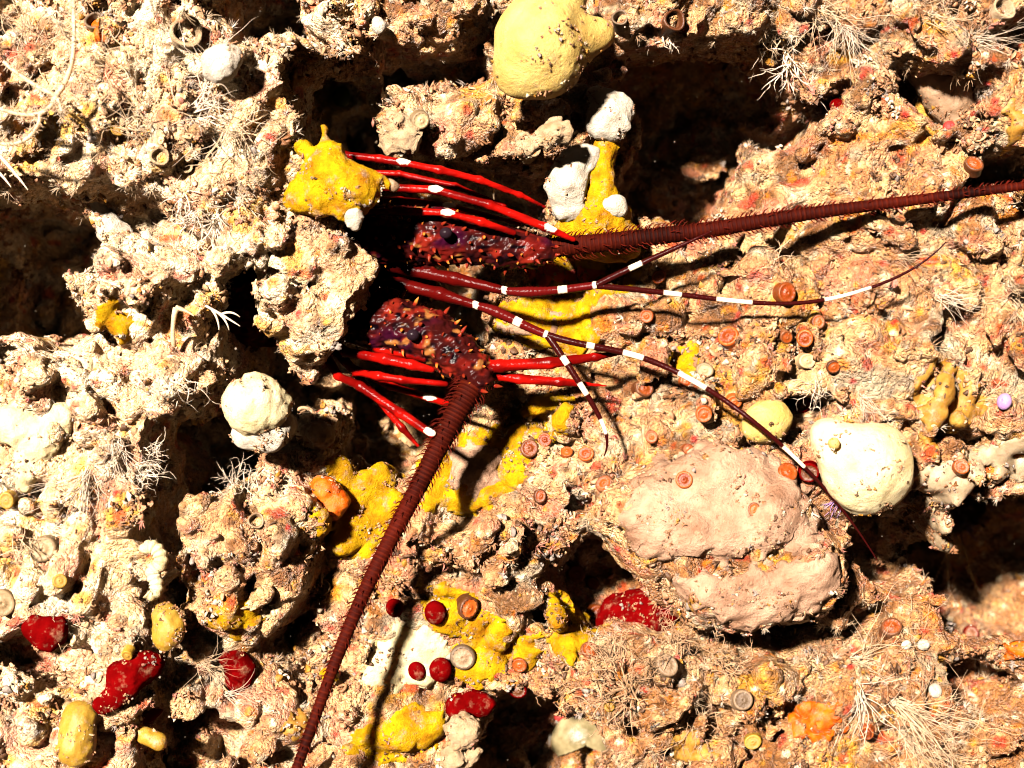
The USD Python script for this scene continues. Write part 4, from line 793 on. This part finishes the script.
for _, ws in LEGS:
    for w_ in ws: col[(np.linalg.norm((v - L(*w_) - [0, -0.0022, 0.0012]) * [0.62, 1, 1], axis=1) < 0.0029) & (kind == LEG)] = (.26, .22, .17)
for w_ in ((507, 291, 10), (478, 306, 8)): col[(np.linalg.norm(v - L(*w_) - [0, -0.002, 0.001], axis=1) < 0.0036) & (kind == 3)] = (.26, .22, .17)
v = v + vnormals(v, f) * ((kind == 0) * (0.0009 * fbm(v, 0.005, 2, 107) + 0.0005 * fbm(v, 0.0025, 1, 108)))[:, None]
def shell_mat(name, rough, coat, bump, spec=0.4):
    mat(name, {'t': ('attribute', {'attribute': 'tint'}), 'g': ('geometry', {}), 'n': ('noise_texture', {'scale': 700.0, 'detail': 4.0}), 'b': ('bump', {'strength': bump, 'distance': 0.001}),
               'p': ('principled_bsdf', {'roughness': rough, 'coat_weight': coat, 'coat_roughness': 0.12, 'specular_ior_level': spec})},
        [('t.color', 'p.base_color'), ('g.position', 'n.vector'), ('n.fac', 'b.height'), ('b.normal', 'p.normal')], surface='p.BSDF')
shell_mat('lobster_shell', 0.22, 0.0, 0.3, 0.016); shell_mat('lobster_antenna', 0.7, 0.0, 0.35, 0.01)
obj('body', (v - BASE, f), 'lobster_shell', lob, col)
# spines with pale tips on the two heavy antenna bases
rng = np.random.default_rng(21); vn = vnormals(v, f); sp, sc = [], []
cand = np.flatnonzero((kind == 0) & (vn[:, 1] < 0.15) & (v[:, 0] > L(368, 0, 0)[0])); got = []
for i in rng.permutation(cand):
    if all(np.linalg.norm(v[i] - g) > 0.0054 for g in got):
        got.append(v[i]); r = rng.uniform(0.0006, 0.0017); d = vn[i] + np.array([0.9, 0, 0.0]) * 0.8; d /= np.linalg.norm(d); ln = r * rng.uniform(1.5, 3.9)
        tv, tf = tube([v[i] - vn[i] * 0.0008, v[i] + vn[i] * ln * 0.3 + d * ln * 0.25, v[i] + vn[i] * ln * 0.5 + d * ln * 0.5], [r, r * 0.72, r * 0.08], 7, smooth=2)
        sp.append((tv - BASE, tf)); k = np.clip(((tv - v[i]) @ d) / (ln * 0.75), 0, 1)
        sc.append(over(np.array([.05, .003, .0015]) + np.zeros_like(tv), (.13, .042, .006) if rng.random() < 0.35 else (.05, .006, .002), sstep(0.15, 0.6, k)))
    if len(got) > 190: break
o = obj('spines', join(sp), 'lobster_shell', lob, np.vstack(sc)); tag(o, 'short hooked spines with pale yellow tips', kind='stuff')
for c, in (((446, 233, 25),), ((413, 335, 23),)):
    p = L(*c); m = trimesh.creation.icosphere(3, 0.0036); e = obj('eye', (m.vertices * [1.1, 0.9, 1] + p - BASE, m.faces), 'lobster_shell', lob, np.tile([.004, .002, .003], (len(m.vertices), 1)))
# long ringed antennae
def antenna(path, seed):
    rng = np.random.default_rng(seed); P = np.array([L(*p[:3]) for p in path]); r = np.array([p[3] for p in path]) / 1000
    t = np.concatenate([[0], np.cumsum(np.linalg.norm(np.diff(P, axis=0), axis=1))]); n = int(t[-1] / 0.00055); u = np.linspace(0, t[-1], n)
    C = CubicSpline(t, P)(u); R = np.interp(u, t, r) * 0.88
    pitch = np.interp(u, [0, t[-1]], [0.0024, 0.0036]); ph = np.cumsum(0.00055 / pitch); fr = ph % 1
    R2 = R * (0.93 + 0.09 * sstep(0.0, 0.8, fr) * (fr < 0.86)) 
    v, f = tube(C - BASE, R2, 14, smooth=0)
    g = 0.5 + 0.5 * np.sin(u * 60 + seed)
    ring = np.where((fr > 0.62) & (fr < 0.9), 1.0, 0.0)
    c = np.array([.0085, .0006, .00015])[None] * (0.7 + 0.5 * g[:, None] + 0.5 * np.clip(fbm(C, 0.03, 2, seed), -1, 1)[:, None]) + ring[:, None] * np.array([.007, .0008, .0002])
    c = np.repeat(c, 14, 0); c = c * (0.75 + 0.5 * rng.random((len(c), 1))); c = np.vstack([c, c[:1], c[-1:]])
    a = obj('antenna', (v, f), 'lobster_antenna', lob, c)
    hair, tg = [], np.gradient(C, axis=0); tg /= np.linalg.norm(tg, axis=1, keepdims=True)
    for j in np.flatnonzero(np.diff(np.floor(ph)) > 0):
        x = np.cross(tg[j], [0, 1, 0.0]); x /= np.linalg.norm(x); y = np.cross(tg[j], x)
        for _ in range(5 if R[j] > 0.004 else 3):
            th = rng.uniform(0, 2 * np.pi) if rng.random() < 0.2 else rng.choice([0, np.pi]) + 0.5 * rng.normal(); d = np.cos(th) * x + np.sin(th) * y
            h = rng.uniform(0.25, 0.55) * R[j] + 0.0007
            hair.append(tube([C[j] + d * R[j] * 0.9 - BASE, C[j] + d * (R[j] + h * 0.6) + tg[j] * h * 0.5 - BASE, C[j] + d * (R[j] + h) + tg[j] * h * 1.3 - BASE], [0.00045, 0.0003, 0.00006], 4, smooth=0))
    hv, hf = join(hair); tag(obj('bristles', (hv, hf), 'lobster_antenna', a, np.tile([.022, .0016, .0006], (len(hv), 1))), kind='stuff')
antenna([(534, 252, 9, 7.6), (560, 247, 12, 7.2), (600, 243, 16, 6.8), (650, 237, 17, 6.2), (700, 231, 18, 5.8), (800, 215, 21, 4.8), (900, 202, 24, 3.9), (1024, 186, 30, 3.1), (1130, 176, 36, 2.4), (1240, 172, 42, 1.4)], 1)
antenna([(481, 370, 12, 8.6), (471, 388, 16, 9.2), (457, 412, 20, 8.2), (436, 452, 25, 7.0), (408, 506, 31, 6.0), (379, 562, 37, 5.4), (348, 630, 43, 4.5), (325, 690, 48, 4.0), (297, 768, 54, 3.6), (262, 862, 60, 3.2)], 2)
# antennules: stalk joints and two whips each, banded white
def whip(path, bands, rad, parent, name='flagellum', dark=(.008, .0007, .0006)):
    P = np.array([L(*p[:3]) for p in path]); t = np.concatenate([[0], np.cumsum(np.linalg.norm(np.diff(P, axis=0), axis=1))])
    u = np.linspace(0, t[-1], int(t[-1] / 0.0009)); C = CubicSpline(t, P)(u); R = np.interp(u, np.linspace(0, t[-1], len(rad)), rad) / 1000
    px = PX(C)[:, 0]; py = PX(C)[:, 1]; c = np.tile(dark, (len(u), 1))
    for (x0, y0, x1, y1) in bands:
        i0 = np.hypot(px - x0, py - y0).argmin(); i1 = np.hypot(px - x1, py - y1).argmin(); c[min(i0, i1):max(i0, i1) + 1] = (.26, .21, .15)
    R = R * (1 + 0.06 * (np.arange(len(u)) % 3 == 0)); v, f = tube(C - BASE, R, 9, smooth=0); c = np.repeat(c, 9, 0); c = np.vstack([c, c[:1], c[-1:]])
    return obj(name, (v, f), 'lobster_shell', parent, c)
s0 = whip([(506, 291, 10), (524, 292, 12), (560, 290, 14), (597, 285, 18)], [(559, 290, 567, 289), (594, 285, 599, 285)], [2.4, 3.4, 2.6, 2.5, 2.4], lob, 'antennule', (.022, .0009, .0008))
whip([(597, 285, 18), (640, 264, 24), (680, 246, 30), (712, 231, 38)], [(630, 269, 641, 264)], [2.2, 1.9, 1.5, 0.6], s0)
whip([(597, 286, 18), (640, 290, 18), (700, 297, 19), (760, 303, 21), (810, 302, 22), (860, 291, 23), (905, 273, 25), (946, 242, 28)], [(664, 293, 681, 295), (718, 299, 752, 302), (826, 300, 870, 288)], [1.9, 1.7, 1.5, 1.3, 1.2, 0.9, 0.4], s0)
s1 = whip([(478, 306, 8), (494, 311, 10), (520, 323, 13), (548, 335, 16)], [(515, 320, 521, 323), (545, 334, 550, 336)], [2.4, 3.6, 3.0, 2.7, 2.5], lob, 'antennule', (.022, .0009, .0008))
whip([(548, 335, 16), (592, 346, 20), (640, 357, 22), (690, 379, 28), (740, 411, 44), (790, 453, 44), (832, 497, 36), (877, 560, 26)], [(588, 345, 594, 347), (624, 353, 642, 358), (680, 374, 706, 388), (784, 447, 803, 467)], [2.2, 2.0, 1.7, 1.5, 1.2, 0.9, 0.4], s1)
whip([(548, 336, 16), (566, 362, 20), (584, 390, 22), (599, 416, 22), (607, 440, 22), (604, 456, 20)], [(563, 358, 567, 363), (580, 384, 587, 394), (601, 421, 604, 433)], [2.3, 2.1, 1.9, 1.7, 1.2, 0.4], s1)

# ------------------------------------------------------------------ hydroids, bryozoans and other fine growths
def stalks(name, label, cat, lines, m, sides=6, out=3, group=None, fuzz=0):
    """curving stalks laid out by picture points: each (px, py, mm in front of the wall at the first point, radius mm), ..."""
    b = at(*lines[0][0][:2]); parts = []; rng = np.random.default_rng(len(label))
    for ln in lines:
        y = b[1]
        q = np.array([W(p[0], p[1], y - (p[2] + out) / 1000) - b for p in ln]); parts.append(tube(q, [p[3] / 1000 * (0.72 if fuzz else 1) for p in ln], sides, smooth=4))
        for _ in range(fuzz * len(ln)):
            k = rng.integers(0, len(ln) - 1); c = q[k] + (q[k + 1] - q[k]) * rng.random(); d = rng.normal(size=3); d /= np.linalg.norm(d)
            parts.append(tube([c + d * 0.0008, c + d * 0.003, c + d * 0.0052 + 0.001 * rng.normal(size=3)], [0.0003, 0.00022, 0.00006], 4, smooth=0))
    o = obj(name, join(parts), m); UsdGeom.Xformable(o).AddTranslateOp().Set(Gf.Vec3d(*map(float, b)))
    return tag(o, label, cat, group)
def bush(name, label, cat, px, py, direction, length, m, seed, n=9, spread=0.7, r=0.9, forks=2, curl=0.3, group=None, droop=0.0):
    """a branching tuft rooted on the rock: direction in the picture (x right, y up), length in pixels, radius in mm"""
    rng = np.random.default_rng(seed); b, nn = hits([(px, py)]); b, nn = b[0], nn[0]
    d0 = np.array([direction[0], 0, direction[1]], float); d0 = d0 / max(np.linalg.norm(d0), 1e-9) + 0.35 * nn + np.array([0, -0.35, 0]); d0 /= np.linalg.norm(d0)
    out = []
    def grow(p, d, ln, rad, level):
        pts, rr = [p], [rad]; 
        for k in range(4):
            d = d + curl * 0.5 * rng.normal(size=3) + np.array([0, 0, -droop * 0.3]); d /= np.linalg.norm(d)
            p = p + d * ln / 4; pts.append(p); rr.append(rad * (1 - 0.2 * (k + 1) * (0.6 if level else 1)))
            if level and rng.random() < 0.75:
                e = d + 0.9 * rng.normal(size=3); e /= np.linalg.norm(e); grow(p, e, ln * rng.uniform(0.35, 0.6), rad * 0.62, level - 1)
        rr[-1] = rad * 0.12; out.append(tube(pts, rr, 5, smooth=2))
    for _ in range(n):
        d = d0 + spread * rng.normal(size=3) * 0.6; d /= np.linalg.norm(d); g = np.cross(d, d0)
        grow(b + 0.004 * spread * rng.normal(size=3) - 0.001 * nn, d, length * SCALE * rng.uniform(0.6, 1.1), r * rng.uniform(0.7, 1.1) / 1000, forks)
    v, f = join(out)
    o = obj(name, (v - b, f), m); UsdGeom.Xformable(o).AddTranslateOp().Set(Gf.Vec3d(*map(float, b)))
    return tag(o, label, cat, group)
H, Wh, Br = 'hydroid_skin', 'white_hair_skin', 'brown_bush_skin'
stalks('hydroid', 'large curving cream branched stalk at the top left corner', 'hydroid', [[(74, -6, 16, 1.4), (74, 30, 20, 1.7), (70, 70, 22, 2.0), (56, 96, 22, 2.4)], [(4, 62, 16, 1.6), (30, 82, 20, 1.9), (56, 96, 22, 2.4)], [(56, 96, 22, 2.4), (44, 112, 22, 2.0), (10, 112, 20, 1.7), (-8, 106, 18, 1.5)],
       [(40, 112, 22, 1.6), (34, 132, 22, 1.8), (14, 144, 20, 1.7), (-8, 138, 18, 1.5)], [(58, 100, 22, 2.0), (62, 112, 24, 1.2), (64, 120, 24, 0.3)], [(70, 40, 20, 1.0), (62, 30, 24, 0.8), (58, 22, 24, 0.3)]], H, 7, out=10, fuzz=26)
for k, (ln, lab) in enumerate([([(-4, 152, 10, 1.2), (14, 172, 14, 1.0), (28, 190, 16, 0.3)], 'longer white spine by the left edge above the cave'), ([(-6, 168, 8, 1.0), (4, 178, 10, 0.8), (11, 187, 12, 0.3)], 'shorter white spine by the left edge above the cave')]):
    stalks('spine', lab, 'spine', [ln], Wh)
stalks('finger_sponge', 'pale upright stalk on the left rock below the hanging tufts', 'sponge', [[(174, 346, 4, 1.6), (173, 326, 8, 1.4), (176, 308, 8, 2.0)], [(176, 308, 8, 1.8), (186, 311, 8, 1.0), (194, 316, 8, 0.4)]], H)
stalks('finger_sponge', 'white forked finger pointing right over the dark cleft', 'sponge', [[(206, 306, 6, 0.8), (222, 315, 10, 0.9), (240, 326, 12, 0.2)], [(212, 310, 8, 0.8), (218, 322, 10, 0.6), (219, 330, 10, 0.2)], [(222, 314, 10, 0.8), (233, 313, 12, 0.6), (240, 317, 12, 0.2)], [(216, 312, 8, 0.7), (226, 322, 11, 0.6), (229, 330, 12, 0.2)]], Wh)
stalks('finger_sponge', 'white forked finger above the yellow speckled ridge on the left', 'sponge', [[(110, 284, 6, 1.2), (126, 292, 10, 1.0), (131, 304, 10, 0.7), (127, 318, 10, 0.2)], [(126, 292, 10, 0.9), (136, 299, 12, 0.7), (142, 307, 12, 0.2)]], Wh)
stalks('feather_worm', 'thin grey feathery arm in the black upper hollow', 'worm', [[(424, 74, 6, 0.9), (434, 62, 10, 0.8), (430, 52, 12, 0.7), (420, 50, 12, 0.3)], [(431, 66, 10, 0.6), (440, 70, 12, 0.2)], [(432, 72, 10, 0.5), (436, 78, 12, 0.2)]], 'cup_grey')
stalks('feather_worm', 'white curled tip hanging under the ledge above the lobster legs', 'worm', [[(492, 172, 4, 0.4), (493, 184, 6, 1.3), (494, 202, 5, 0.3)]], H)
for i, (px, py, d, ln, m, n, sp, r, fk, cu, lab) in enumerate([
    (205, 96, (0.7, 0.5), 60, Wh, 12, 0.8, 0.9, 1, 0.25, 'white tuft fanning right at the top of the bright left rock'),
    (190, 118, (1, -0.1), 70, Wh, 12, 0.8, 0.8, 1, 0.25, 'white wispy tuft in the middle of the bright left rock'),
    (230, 132, (0.6, -0.6), 55, H, 10, 0.7, 0.8, 1, 0.3, 'cream wispy tuft near the yellow sponge'), (150, 128, (-0.2, 0.9), 55, H, 10, 0.8, 0.8, 1, 0.3, 'cream tuft on the bright rock left of the white tubes'),
    (218, 208, (0.1, -1), 56, Wh, 10, 0.35, 1.1, 1, 0.25, 'white fringe hanging over the left cleft, longest of its row'), (238, 196, (0.3, -1), 38, Wh, 8, 0.4, 0.9, 1, 0.25, 'white fringe hanging right of the longest one'),
    (196, 212, (-0.1, -1), 34, Wh, 8, 0.4, 0.9, 1, 0.25, 'short white fringe hanging left of the longest one'), (182, 196, (0.2, -1), 26, Wh, 6, 0.4, 0.9, 1, 0.2, 'white hooked tip over the pink flap'),
    (120, 70, (-0.4, 0.6), 50, H, 10, 0.9, 0.7, 1, 0.3, 'cream tangled tuft right of the big curving stalk'), (30, 40, (0.3, 0.8), 60, H, 12, 0.8, 0.7, 1, 0.4, 'cream tangle inside the bend of the curving stalk'),
    (790, 56, (0, -1), 46, Wh, 9, 0.55, 1.1, 1, 0.25, 'white branched tuft hanging into the upper right hollow'), (776, 30, (-0.5, -0.7), 40, H, 10, 0.7, 0.8, 1, 0.3, 'cream ragged tuft above the hanging white one'),
    (842, 26, (0.8, -0.8), 62, Wh, 14, 0.5, 0.6, 0, 0.15, 'fan of fine pale filaments at the top, right of the white tuft'), (820, 10, (0.6, -0.5), 60, H, 12, 0.6, 0.7, 1, 0.2, 'cream shaggy tuft at the top edge above the filament fan'),
    (975, 38, (1, -0.15), 66, Wh, 12, 0.5, 0.6, 0, 0.15, 'pale filaments streaming to the top right corner'), (930, 16, (0.8, -0.3), 50, H, 10, 0.7, 0.7, 1, 0.25, 'cream shaggy tuft at the top right beside the green bead'),
    (660, 36, (0.2, -1), 20, Wh, 8, 0.6, 0.8, 1, 0.2, 'small white fringe under the top ledge'), (862, 398, (0.4, -0.8), 40, Wh, 14, 0.6, 0.55, 0, 0.15, 'fine pale tentacles hanging above the big cream white sponge'),
    (818, 386, (-0.8, -0.5), 30, Wh, 9, 0.7, 0.7, 1, 0.25, 'white tuft left of the fine hanging tentacles'), (940, 296, (1, -0.45), 44, Wh, 10, 0.45, 0.7, 0, 0.15, 'pale polyps reaching right at the middle of the right wall'),
    (900, 256, (0.8, 0.1), 60, H, 10, 0.5, 0.5, 0, 0.15, 'faint long filaments under the long right antenna'), (985, 400, (0.5, 0.6), 40, H, 9, 0.7, 0.6, 1, 0.25, 'wispy tuft at right beside the lilac bead'),
    (680, 652, (-0.2, 1), 38, Br, 10, 0.6, 0.9, 2, 0.3, 'brown bushy bryozoan standing at the mouth of the red cave'), (706, 640, (0.2, 1), 30, Br, 8, 0.6, 0.8, 2, 0.3, 'small brown bushy bryozoan right of the red cave'),
    (630, 690, (-1, 0.1), 52, Br, 12, 0.5, 1.2, 2, 0.25, 'brown antler shaped bryozoan pointing left over the black lower gap'), (650, 676, (0.2, 0.8), 40, Br, 12, 0.8, 0.8, 2, 0.3, 'brown frilly bryozoan between the antler and the red cave'),
    (690, 716, (0.1, -0.8), 46, Br, 12, 0.8, 0.9, 2, 0.3, 'brown frilly bryozoan above the amber crust at the bottom'), (720, 668, (0.3, 0.7), 34, Br, 10, 0.8, 0.8, 2, 0.3, 'brown frilly bryozoan right of the grey beige disc'),
    (610, 660, (-0.4, 0.5), 28, Br, 10, 0.8, 0.8, 2, 0.3, 'small frilly bryozoan at the left of the antler shaped one'), (560, 690, (0.2, 0.6), 30, Br, 9, 0.8, 0.8, 1, 0.3, 'pale frilly bryozoan above the black lower gap'),
    (850, 660, (1, -0.3), 80, H, 16, 0.35, 0.7, 1, 0.15, 'wispy pale hydroid fan sweeping right at lower right, upper one'), (890, 700, (1, -0.2), 90, H, 18, 0.35, 0.7, 1, 0.15, 'wispy pale hydroid fan sweeping right at lower right, lower one'),
    (900, 736, (0.9, -0.5), 70, H, 14, 0.4, 0.7, 1, 0.15, 'wispy pale hydroid fan at the bottom right edge'), (860, 690, (0.6, -0.9), 60, Wh, 10, 0.4, 0.6, 1, 0.2, 'white streaky hydroid right of the bright orange crust'),
    (950, 512, (0.0, -1), 120, 'web_skin', 2, 0.10, 2.4, 0, 0.0, 'thin strands hanging beside the black right hole'), (88, 470, (-0.1, -1), 80, Wh, 14, 0.35, 0.7, 0, 0.2, 'long pale filaments hanging down the left rock'),
    (118, 440, (0.1, -1), 70, Wh, 12, 0.4, 0.7, 0, 0.2, 'pale filaments at the right rim of the left rock'), (140, 470, (1, 0.1), 26, Wh, 10, 0.7, 0.7, 1, 0.25, 'small white spray on the rim of the left cleft'),
    (146, 455, (1, -0.1), 26, Wh, 9, 0.7, 0.8, 1, 0.25, 'small white spray above the other on the left cleft rim'), (236, 486, (-0.3, 0.9), 26, Wh, 10, 0.8, 0.6, 1, 0.25, 'fuzzy fringe on top of the middle left boulder'),
    (225, 694, (1, 0.05), 44, Wh, 6, 0.25, 0.6, 0, 0.1, 'thin white streak below the bean shaped red sponge'), (200, 664, (1, 0), 50, H, 10, 0.4, 0.5, 0, 0.2, 'pale fuzzy fringe left of the bean shaped red sponge'),
    (180, 385, (0.4, -1), 24, Wh, 7, 0.6, 0.8, 1, 0.25, 'small white spray under the left boulder near the cream dome'), (60, 620, (0.6, -0.4), 30, H, 8, 0.6, 0.6, 1, 0.2, 'pale tuft right of the far left red sponge'),
    (250, 300, (0.8, -0.4), 26, Wh, 6, 0.5, 0.7, 1, 0.2, 'small white tuft on the left face of the rock lobe'), (545, 705, (0.1, -0.8), 16, 'pink_skin', 6, 0.8, 0.9, 1, 0.2, 'small pink starry sprig in the black lower gap'),
    (700, 146, (0.2, 0.2), 14, 'scarlet_skin', 5, 0.8, 0.9, 1, 0.2, 'small red sprig in the upper right dark hollow'), (838, 500, (-0.6, -0.6), 24, 'lilac_skin', 5, 0.4, 1.4, 0, 0.2, 'lilac finger below the big cream white sponge'),
    (966, 528, (0.8, -0.4), 22, 'lilac_skin', 5, 0.5, 1.6, 0, 0.2, 'pale lilac finger at the edge of the black right hole'), (770, 262, (0.4, 0.2), 20, H, 6, 0.8, 0.6, 1, 0.2, 'pale twig between the long antenna and the antennule'),
    (1010, 300, (0.2, -0.8), 40, H, 10, 0.8, 0.6, 1, 0.25, 'grey wispy tuft at the right edge, mid height'), (20, 540, (0.5, -0.8), 30, H, 9, 0.8, 0.7, 1, 0.25, 'cream tuft at the left edge beside the cream disc')]):
    fil = fk == 0; n = int(n * (3.0 if fil else 1.7)); r *= 0.42 if fil else 0.58; cu = cu + (0.34 if fil else 0.26); sp *= 1.25
    bush('hydroid' if m in (H, Wh) else 'bryozoan' if m == Br else 'sprig', lab, 'hydroid' if m in (H, Wh) else 'bryozoan' if m == Br else 'growth', px, py, d, ln, m, 300 + i, n=n, spread=sp, r=r, forks=fk, curl=cu)

sub = trimesh.Trimesh(*join(SUB), process=False)
scatter(4200, (0.0004, 0.0017), protos, pick_crumb, 9, 'sponge_grit', 'grains of sediment and shell settled on the sponges and crusts', 'reef crust', lambda p: sstep(0.0, 0.7, fbm(p, 0.016, 2, 97)), on=sub)

# short turf of fine hydroids, thickest on the upper left rock and along the top and lower right
def hair_tuft(seed):
    rng = np.random.default_rng(seed); out = []
    for _ in range(13):
        d = rng.normal(size=3) * [0.55, 0.55, 0.2] + [0, 0, 0.9]; d /= np.linalg.norm(d); L_ = rng.uniform(0.6, 1.3); c = 0.35 * rng.normal(size=3)
        out.append(tube([[0.1 * rng.normal(), 0.1 * rng.normal(), -0.1], d * L_ * 0.5 + 0.2 * c, d * L_ + c], [0.05, 0.04, 0.012], 4, smooth=2))
    return join(out)
def turf_density(p):
    q = PX(p); g = lambda x, y, rx, ry: np.exp(-((q[:, 0] - x) / rx) ** 2 - ((q[:, 1] - y) / ry) ** 2)
    return bare(p) * (0.06 + g(170, 130, 110, 100) + 0.8 * g(830, 20, 130, 50) + 0.6 * g(990, 60, 60, 60) + 0.9 * g(890, 700, 110, 60) + 0.6 * g(660, 690, 90, 50) + 0.5 * g(100, 480, 70, 60) + 0.3 * g(920, 290, 90, 60)) * sstep(-0.3, 0.6, fbm(p, 0.02, 2, 95))
scatter(2600, (0.0018, 0.0055), [('hair_tuft', hair_tuft(i), m) for i, m in enumerate((H, Wh, H, Wh, Br))], lambda p, rng: rng.choice(5, len(p), p=[.3, .2, .3, .1, .1]), 8, 'hydroid_turf', 'short fuzzy turf of fine pale hydroids over the rock', 'hydroid turf', turf_density, sink=0.5)

# specks adrift in the water, lit by the strobe
rng = np.random.default_rng(33)
pi = UsdGeom.PointInstancer.Define(stage, '/World/drifting_specks'); tag(pi.GetPrim(), 'tiny white specks adrift in the water before the wall', 'specks', kind='stuff'); UsdGeom.Scope.Define(stage, '/World/drifting_specks/kinds')
ic = trimesh.creation.icosphere(1); sp_ = obj('speck', (ic.vertices, ic.faces), 'chalk_skin', '/World/drifting_specks/kinds')
n = 420; pi.CreatePrototypesRel().SetTargets([sp_.GetPath()]); pi.CreateProtoIndicesAttr(Vt.IntArray([0] * n))
pi.CreatePositionsAttr(Vt.Vec3fArray.FromNumpy(np.stack([rng.uniform(-.42, .42, n), rng.uniform(-.12, 0.03, n), rng.uniform(-.32, .32, n)], 1).astype(np.float32)))
sz = 0.00016 * (1 + 2.2 * rng.random(n) ** 4); pi.CreateScalesAttr(Vt.Vec3fArray.FromNumpy(np.repeat(sz[:, None], 3, 1).astype(np.float32)))
